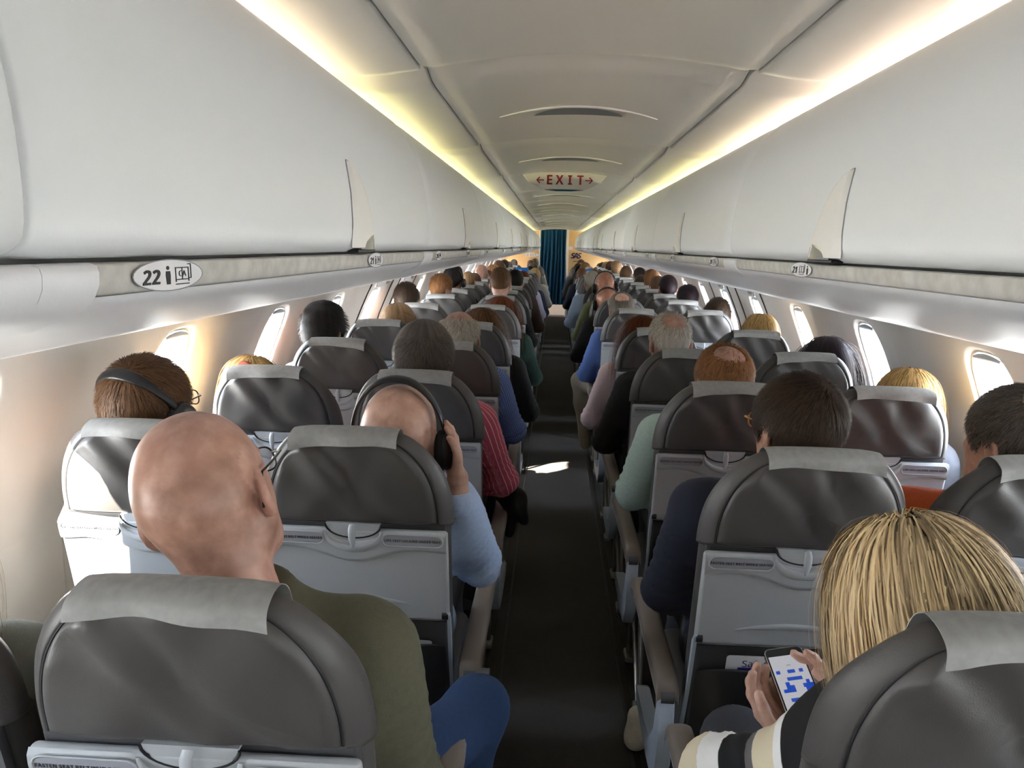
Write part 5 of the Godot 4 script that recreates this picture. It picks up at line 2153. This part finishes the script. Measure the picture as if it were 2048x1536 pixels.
func raised_hand(hx: Transform3D) -> Array:
	# right hand holding the ear cup of the headphones
	var cup := hx * Vector3(0.110, -0.006, 0.012)
	var wrist := cup + Vector3(0.022, -0.095, 0.022)
	return [hand_flesh(wrist, Vector3(-0.02, 1.0, -0.06), Vector3(-1.0, -0.1, 0.15), -1.0, 0.24, 0.10, 0.9), wrist + Vector3(0.004, -0.03, 0.004)]


func phone_hands(base: Vector3) -> Array:
	# both hands round a phone held above the lap, seat axes
	var c := Vector3(0.394, 0.860, -1.285) - base
	var up := Vector3(-0.14, 0.50, -0.85).normalized()
	var face := Vector3(-0.10, 0.86, 0.50)
	face = (face - up * face.dot(up)).normalized()
	var right := up.cross(face).normalized()
	store["phone"] = Transform3D(Basis(right, up, face), c + base)
	var wl := c - right * 0.022 - up * 0.104 - face * 0.040
	var wr := c + right * 0.050 - up * 0.092 - face * 0.034
	var a := hand_flesh(wl, (up * 0.86 - right * 0.34 + face * 0.12).normalized(), (face * 0.75 + right * 0.6).normalized(), -1.0, 0.42, 0.04, 0.62)
	var b := hand_flesh(wr, (up * 0.95 - right * 0.06 + face * 0.05).normalized(), (face * 0.6 - right * 0.75).normalized(), 1.0, 0.42, 0.03, 0.95)
	store["phone_w"] = [wl - up * 0.012 - right * 0.008, wr - up * 0.02]
	return [a, b]


# ------------------------------------------------------------------ worn and loose things
func headphones(id: String, label: String, tilt: float, size: float, slim: bool) -> void:
	var hx: Transform3D = store["head_" + id]
	var t := thing("headphones", label, "headphones", hx.origin)
	t.basis = hx.basis * Basis(Vector3.RIGHT, tilt) * size
	var m := MB.new()
	var path := PackedVector3Array()
	var rad := PackedFloat32Array()
	for i in 25:
		var g := PI * (0.04 + 0.92 * i / 24.0)
		path.append(Vector3(-cos(g) * 0.096, 0.012 + sin(g) * (0.127), 0.010))
		rad.append((0.005 if slim else 0.0065) + (0.004 if slim else 0.006) * pow(sin(g), 2.0))
	m.tube(path, rad, 10, true, Vector2(1.3, 0.55), Vector3(0, 0, 1))
	part(t, "headband", m, mats.black_plastic)
	for s in [-1.0, 1.0]:
		m = MB.new()
		m.tube(pv([Vector3(s * 0.0955, 0.03, 0.010), Vector3(s * 0.099, 0.0, 0.010)]), 0.005, 8, true, Vector2(1.4, 0.6), Vector3(0, 0, 1))
		part(t, "slider", m, mats.chrome if id == "L11" else mats.black_plastic)
		m = MB.new()
		var xf := Transform3D(Basis(Vector3.BACK, -s * PI / 2), Vector3(s * 0.074, -0.008, 0.012))
		m.lathe(PackedVector2Array([Vector2(0.0, 0.004), Vector2(0.022, 0.004), Vector2(0.034, 0.006), Vector2(0.038, 0.012), Vector2(0.036, 0.019), Vector2(0.033, 0.021)]), xf, 24)
		m.shift(Transform3D(Basis(Vector3(1, 0, 0), Vector3(0, 1.15, 0), Vector3(0, 0, 1)), Vector3.ZERO))
		var cup := part(t, "ear_cup", m, mats.black_rubber)
		m = MB.new()
		m.lathe(PackedVector2Array([Vector2(0.033, 0.020), Vector2(0.034, 0.026), Vector2(0.031, 0.034), Vector2(0.022, 0.037), Vector2(0.0, 0.038)]), xf, 24)
		m.shift(Transform3D(Basis(Vector3(1, 0, 0), Vector3(0, 1.15, 0), Vector3(0, 0, 1)), Vector3.ZERO))
		part(cup, "cup_shell", m, mats.black_plastic)


func glasses(id: String, label: String, frame: Material, thick: float) -> void:
	var hx: Transform3D = store["head_" + id]
	var t := thing("eyeglasses", label, "glasses", hx.origin)
	t.basis = hx.basis
	for s in [-1.0, 1.0]:
		var m := MB.new()
		var path := PackedVector3Array()
		for p in rounded(0.050, 0.036, 0.013, s * 0.033, 0.012, 5):
			path.append(Vector3(p.x, p.y, -0.110 + absf(p.x) * 0.12))
		path.append(path[0])
		m.tube(path, thick, 6, false)
		part(t, "rim", m, frame)
		m = MB.new()
		m.tube(pv([Vector3(s * 0.058, 0.020, -0.102), Vector3(s * 0.076, 0.020, -0.090), Vector3(s * 0.0815, 0.018, -0.03), Vector3(s * 0.0835, 0.017, 0.008), Vector3(s * 0.084, -0.002, 0.028), Vector3(s * 0.080, -0.024, 0.036)]), thick * 1.2, 6)
		part(t, "temple", m, frame)
		m = MB.new()
		var ring := PackedVector3Array()
		for p in rounded(0.049, 0.035, 0.013, s * 0.033, 0.012, 5):
			ring.append(Vector3(p.x, p.y, -0.110 + absf(p.x) * 0.12))
		m.fan(ring, Vector3(0, 0, 0))
		part(t, "lens", m, mats.lens)
	var m := MB.new()
	m.tube(pv([Vector3(-0.010, 0.018, -0.109), Vector3(0, 0.021, -0.112), Vector3(0.010, 0.018, -0.109)]), thick, 6)
	part(t, "bridge", m, frame)


func build_small_things() -> void:
	headphones("L10", "black over-ear headphones on the bald man in light blue", 0.25, 1.03, false)
	headphones("L11", "black headphones with chrome sliders on the brown-haired man by the window", 0.62, 1.05, false)
	headphones("R60", "black headset on the bald man in a black top", 0.75, 1.0, true)
	headphones("R70", "black headset on the bald man in a moss green top", 0.35, 1.0, true)
	headphones("L71", "black headset on the dark-haired person by the left wall", 0.4, 1.08, true)
	glasses("L00", "thin black eyeglasses on the bald man in olive green", mats.black_plastic, 0.0014)
	glasses("L11", "dark eyeglasses on the brown-haired man by the window", mats.black_plastic, 0.0016)
	var amber := mat("amber", srgb(164, 106, 40), 0.25)
	glasses("R10", "amber eyeglasses on the man in navy", amber, 0.0022)
	# phone in the blond woman's hands
	var ph := thing("smartphone", "silver-edged phone showing a blue and white puzzle, held by the blond woman", "phone")
	ph.transform = store.phone
	var m := MB.new()
	m.plate(rounded(0.071, 0.146, 0.011, 0, 0, 6), -0.008, 0.0, Transform3D.IDENTITY, 0.001)
	part(ph, "case", m, mats.chrome)
	m = MB.new()
	m.plate(rounded(0.067, 0.142, 0.009, 0, 0, 6), 0.0, 0.0006)
	part(ph, "glass", m, mats.black_plastic)
	var im := Image.create(120, 220, false, Image.FORMAT_RGB8)
	im.fill(srgb(214, 214, 222))
	for q in [[8, 52, 14, 12], [48, 52, 26, 12], [88, 52, 14, 12], [38, 78, 52, 12], [26, 94, 14, 36], [26, 106, 28, 24], [12, 118, 42, 12], [98, 92, 12, 40], [84, 104, 38, 14], [90, 118, 24, 12], [26, 150, 42, 12], [56, 162, 26, 12]]:
		im.fill_rect(Rect2i(q[0], q[1], q[2], q[3]), srgb(34, 84, 206))
	for q in [[52, 34, 14, 3], [94, 14, 6, 3], [106, 14, 6, 3], [8, 200, 104, 2]]:
		im.fill_rect(Rect2i(q[0], q[1], q[2], q[3]), srgb(150, 150, 158))
	var scr := StandardMaterial3D.new()
	scr.resource_name = "phone_screen"
	scr.albedo_color = Color.BLACK
	scr.roughness = 0.15
	scr.emission_enabled = true
	scr.emission_texture = ImageTexture.create_from_image(im)
	scr.emission = Color.BLACK
	scr.emission_energy_multiplier = 0.22
	m = MB.new()
	m.grid([pv([Vector3(-0.031, 0.056, 0.0009), Vector3(0.031, 0.056, 0.0009)]), pv([Vector3(-0.031, -0.062, 0.0009), Vector3(0.031, -0.062, 0.0009)])])
	part(ph, "screen", m, scr)
	# reading matter in the pocket ahead of her
	for id in ["R10", "L10"]:
		var s := seat_pos(id[0], 1, 0)
		var who := "the navy-jacketed man's seat" if id == "R10" else "the light blue shirted man's seat"
		var card := thing("safety_card", "pale safety card in the pocket behind " + who, "card", s)
		m = MB.new()
		m.plate(rounded(0.27, 0.22, 0.008, 0.0, 0.60), 0.004, 0.0052)
		m.shift(lean())
		part(card, "card", m, mats.sticker)
		for q in [["Safety", 0.018, 0.688, "navy_ink"]]:
			var tx := part(card, "print", text_mesh(q[0], q[1], 0.0003), mats[q[3]])
			tx.position = lean() * Vector3(-0.065, q[2], 0.0056)
			tx.rotation.x = atan(0.2)
		m = MB.new()
		m.plate(p2([0.05, 0.709, 0.132, 0.709, 0.132, 0.665]), 0.0054, 0.006)
		m.shift(lean())
		part(card, "corner_print", m, mats.navy_ink)
		var mag := thing("magazine", "deep blue magazine in the pocket behind " + who, "magazine", s)
		m = MB.new()
		m.plate(rounded(0.16, 0.23, 0.003, -0.0, 0.565), 0.007, 0.0105, Transform3D(Basis(Vector3.BACK, 0.02), Vector3(-0.015, 0, 0)))
		m.shift(lean())
		part(mag, "cover", m, mat("mag_blue", srgb(22, 18, 104), 0.3))
		m = MB.new()
		m.plate(rounded(0.20, 0.06, 0.006, 0.05, 0.655), 0.0066, 0.0072, Transform3D(Basis(Vector3.BACK, -0.03), Vector3.ZERO))
		m.shift(lean())
		part(mag, "inner_sheet", m, mats.tray_light)
	# shoe of the man in navy beside the seat leg
	m = MB.new()
	m.add(shoe_mesh(Vector3(0.0, 0.1, 0.0), 0.35))
	var sh := thing("shoe", "beige trainer under the navy-jacketed man's armrest by the aisle", "shoe", Vector3(0.262, -0.006, -2.32))
	part(sh, "upper", m, cloth("cream"))
	# jacket hanging out over the armrest
	var fl := Flesh.new()
	fl.k = 0.03
	fl.bone(Vector3(0, 0.0, 0), Vector3(0.06, -0.02, 0.02), 0.03, 0.04)
	fl.bone(Vector3(0.06, -0.02, 0.02), Vector3(0.10, -0.10, 0.03), 0.04, 0.018)
	fl.bone(Vector3(0.05, -0.03, 0.0), Vector3(0.045, -0.16, 0.0), 0.035, 0.02)
	m = net(fl.f, 0.008, fl.seeds())
	for i in m.v.size():
		m.v[i] += m.n[i] * 0.006 * noise.get_noise_3d(m.v[i].x * 900.0, m.v[i].y * 300.0, m.v[i].z * 900.0)
	smooth_normals(m)
	var jk := thing("jacket", "black jacket hanging over the armrest beside the red striped shirt", "jacket", Vector3(-0.245, 0.70, -2.80))
	part(jk, "cloth", m, cloth("black"))
	# blue row cards on the seats of the front cabin
	for q in [[-1.0, "left"], [1.0, "right"]]:
		var card := thing("row_sign", "bright blue sign on a headrest in the %s front rows" % q[1], "sign", Vector3(-0.578 if q[0] < 0 else 0.52, 1.24, -12.55))
		m = MB.new()
		m.plate(rounded(0.2, 0.085, 0.01), 0.0, 0.01, Transform3D.IDENTITY, 0.003)
		part(card, "plate", m, mat("sign_blue", srgb(24, 120, 214), 0.4))
		m = MB.new()
		m.plate(rounded(0.07, 0.012, 0.005, -0.04, 0.0), 0.01, 0.0115)
		part(card, "mark", m, mats.sticker)
	# hair tie of the blond passenger by the left wall
	var hx: Transform3D = store["head_L21"]
	var tie := thing("hair_tie", "red-brown hair tie on the blond head by the left wall", "hair tie", hx * Vector3(0, 0.10, 0.085))
	m = MB.new()
	var loop := PackedVector3Array()
	for i in 17:
		loop.append(Vector3(cos(TAU * i / 16.0) * 0.02, sin(TAU * i / 16.0) * 0.013, 0.0))
	m.tube(loop, 0.009, 8, false)
	part(tie, "band", m, mat("tie", srgb(150, 70, 48), 0.8))
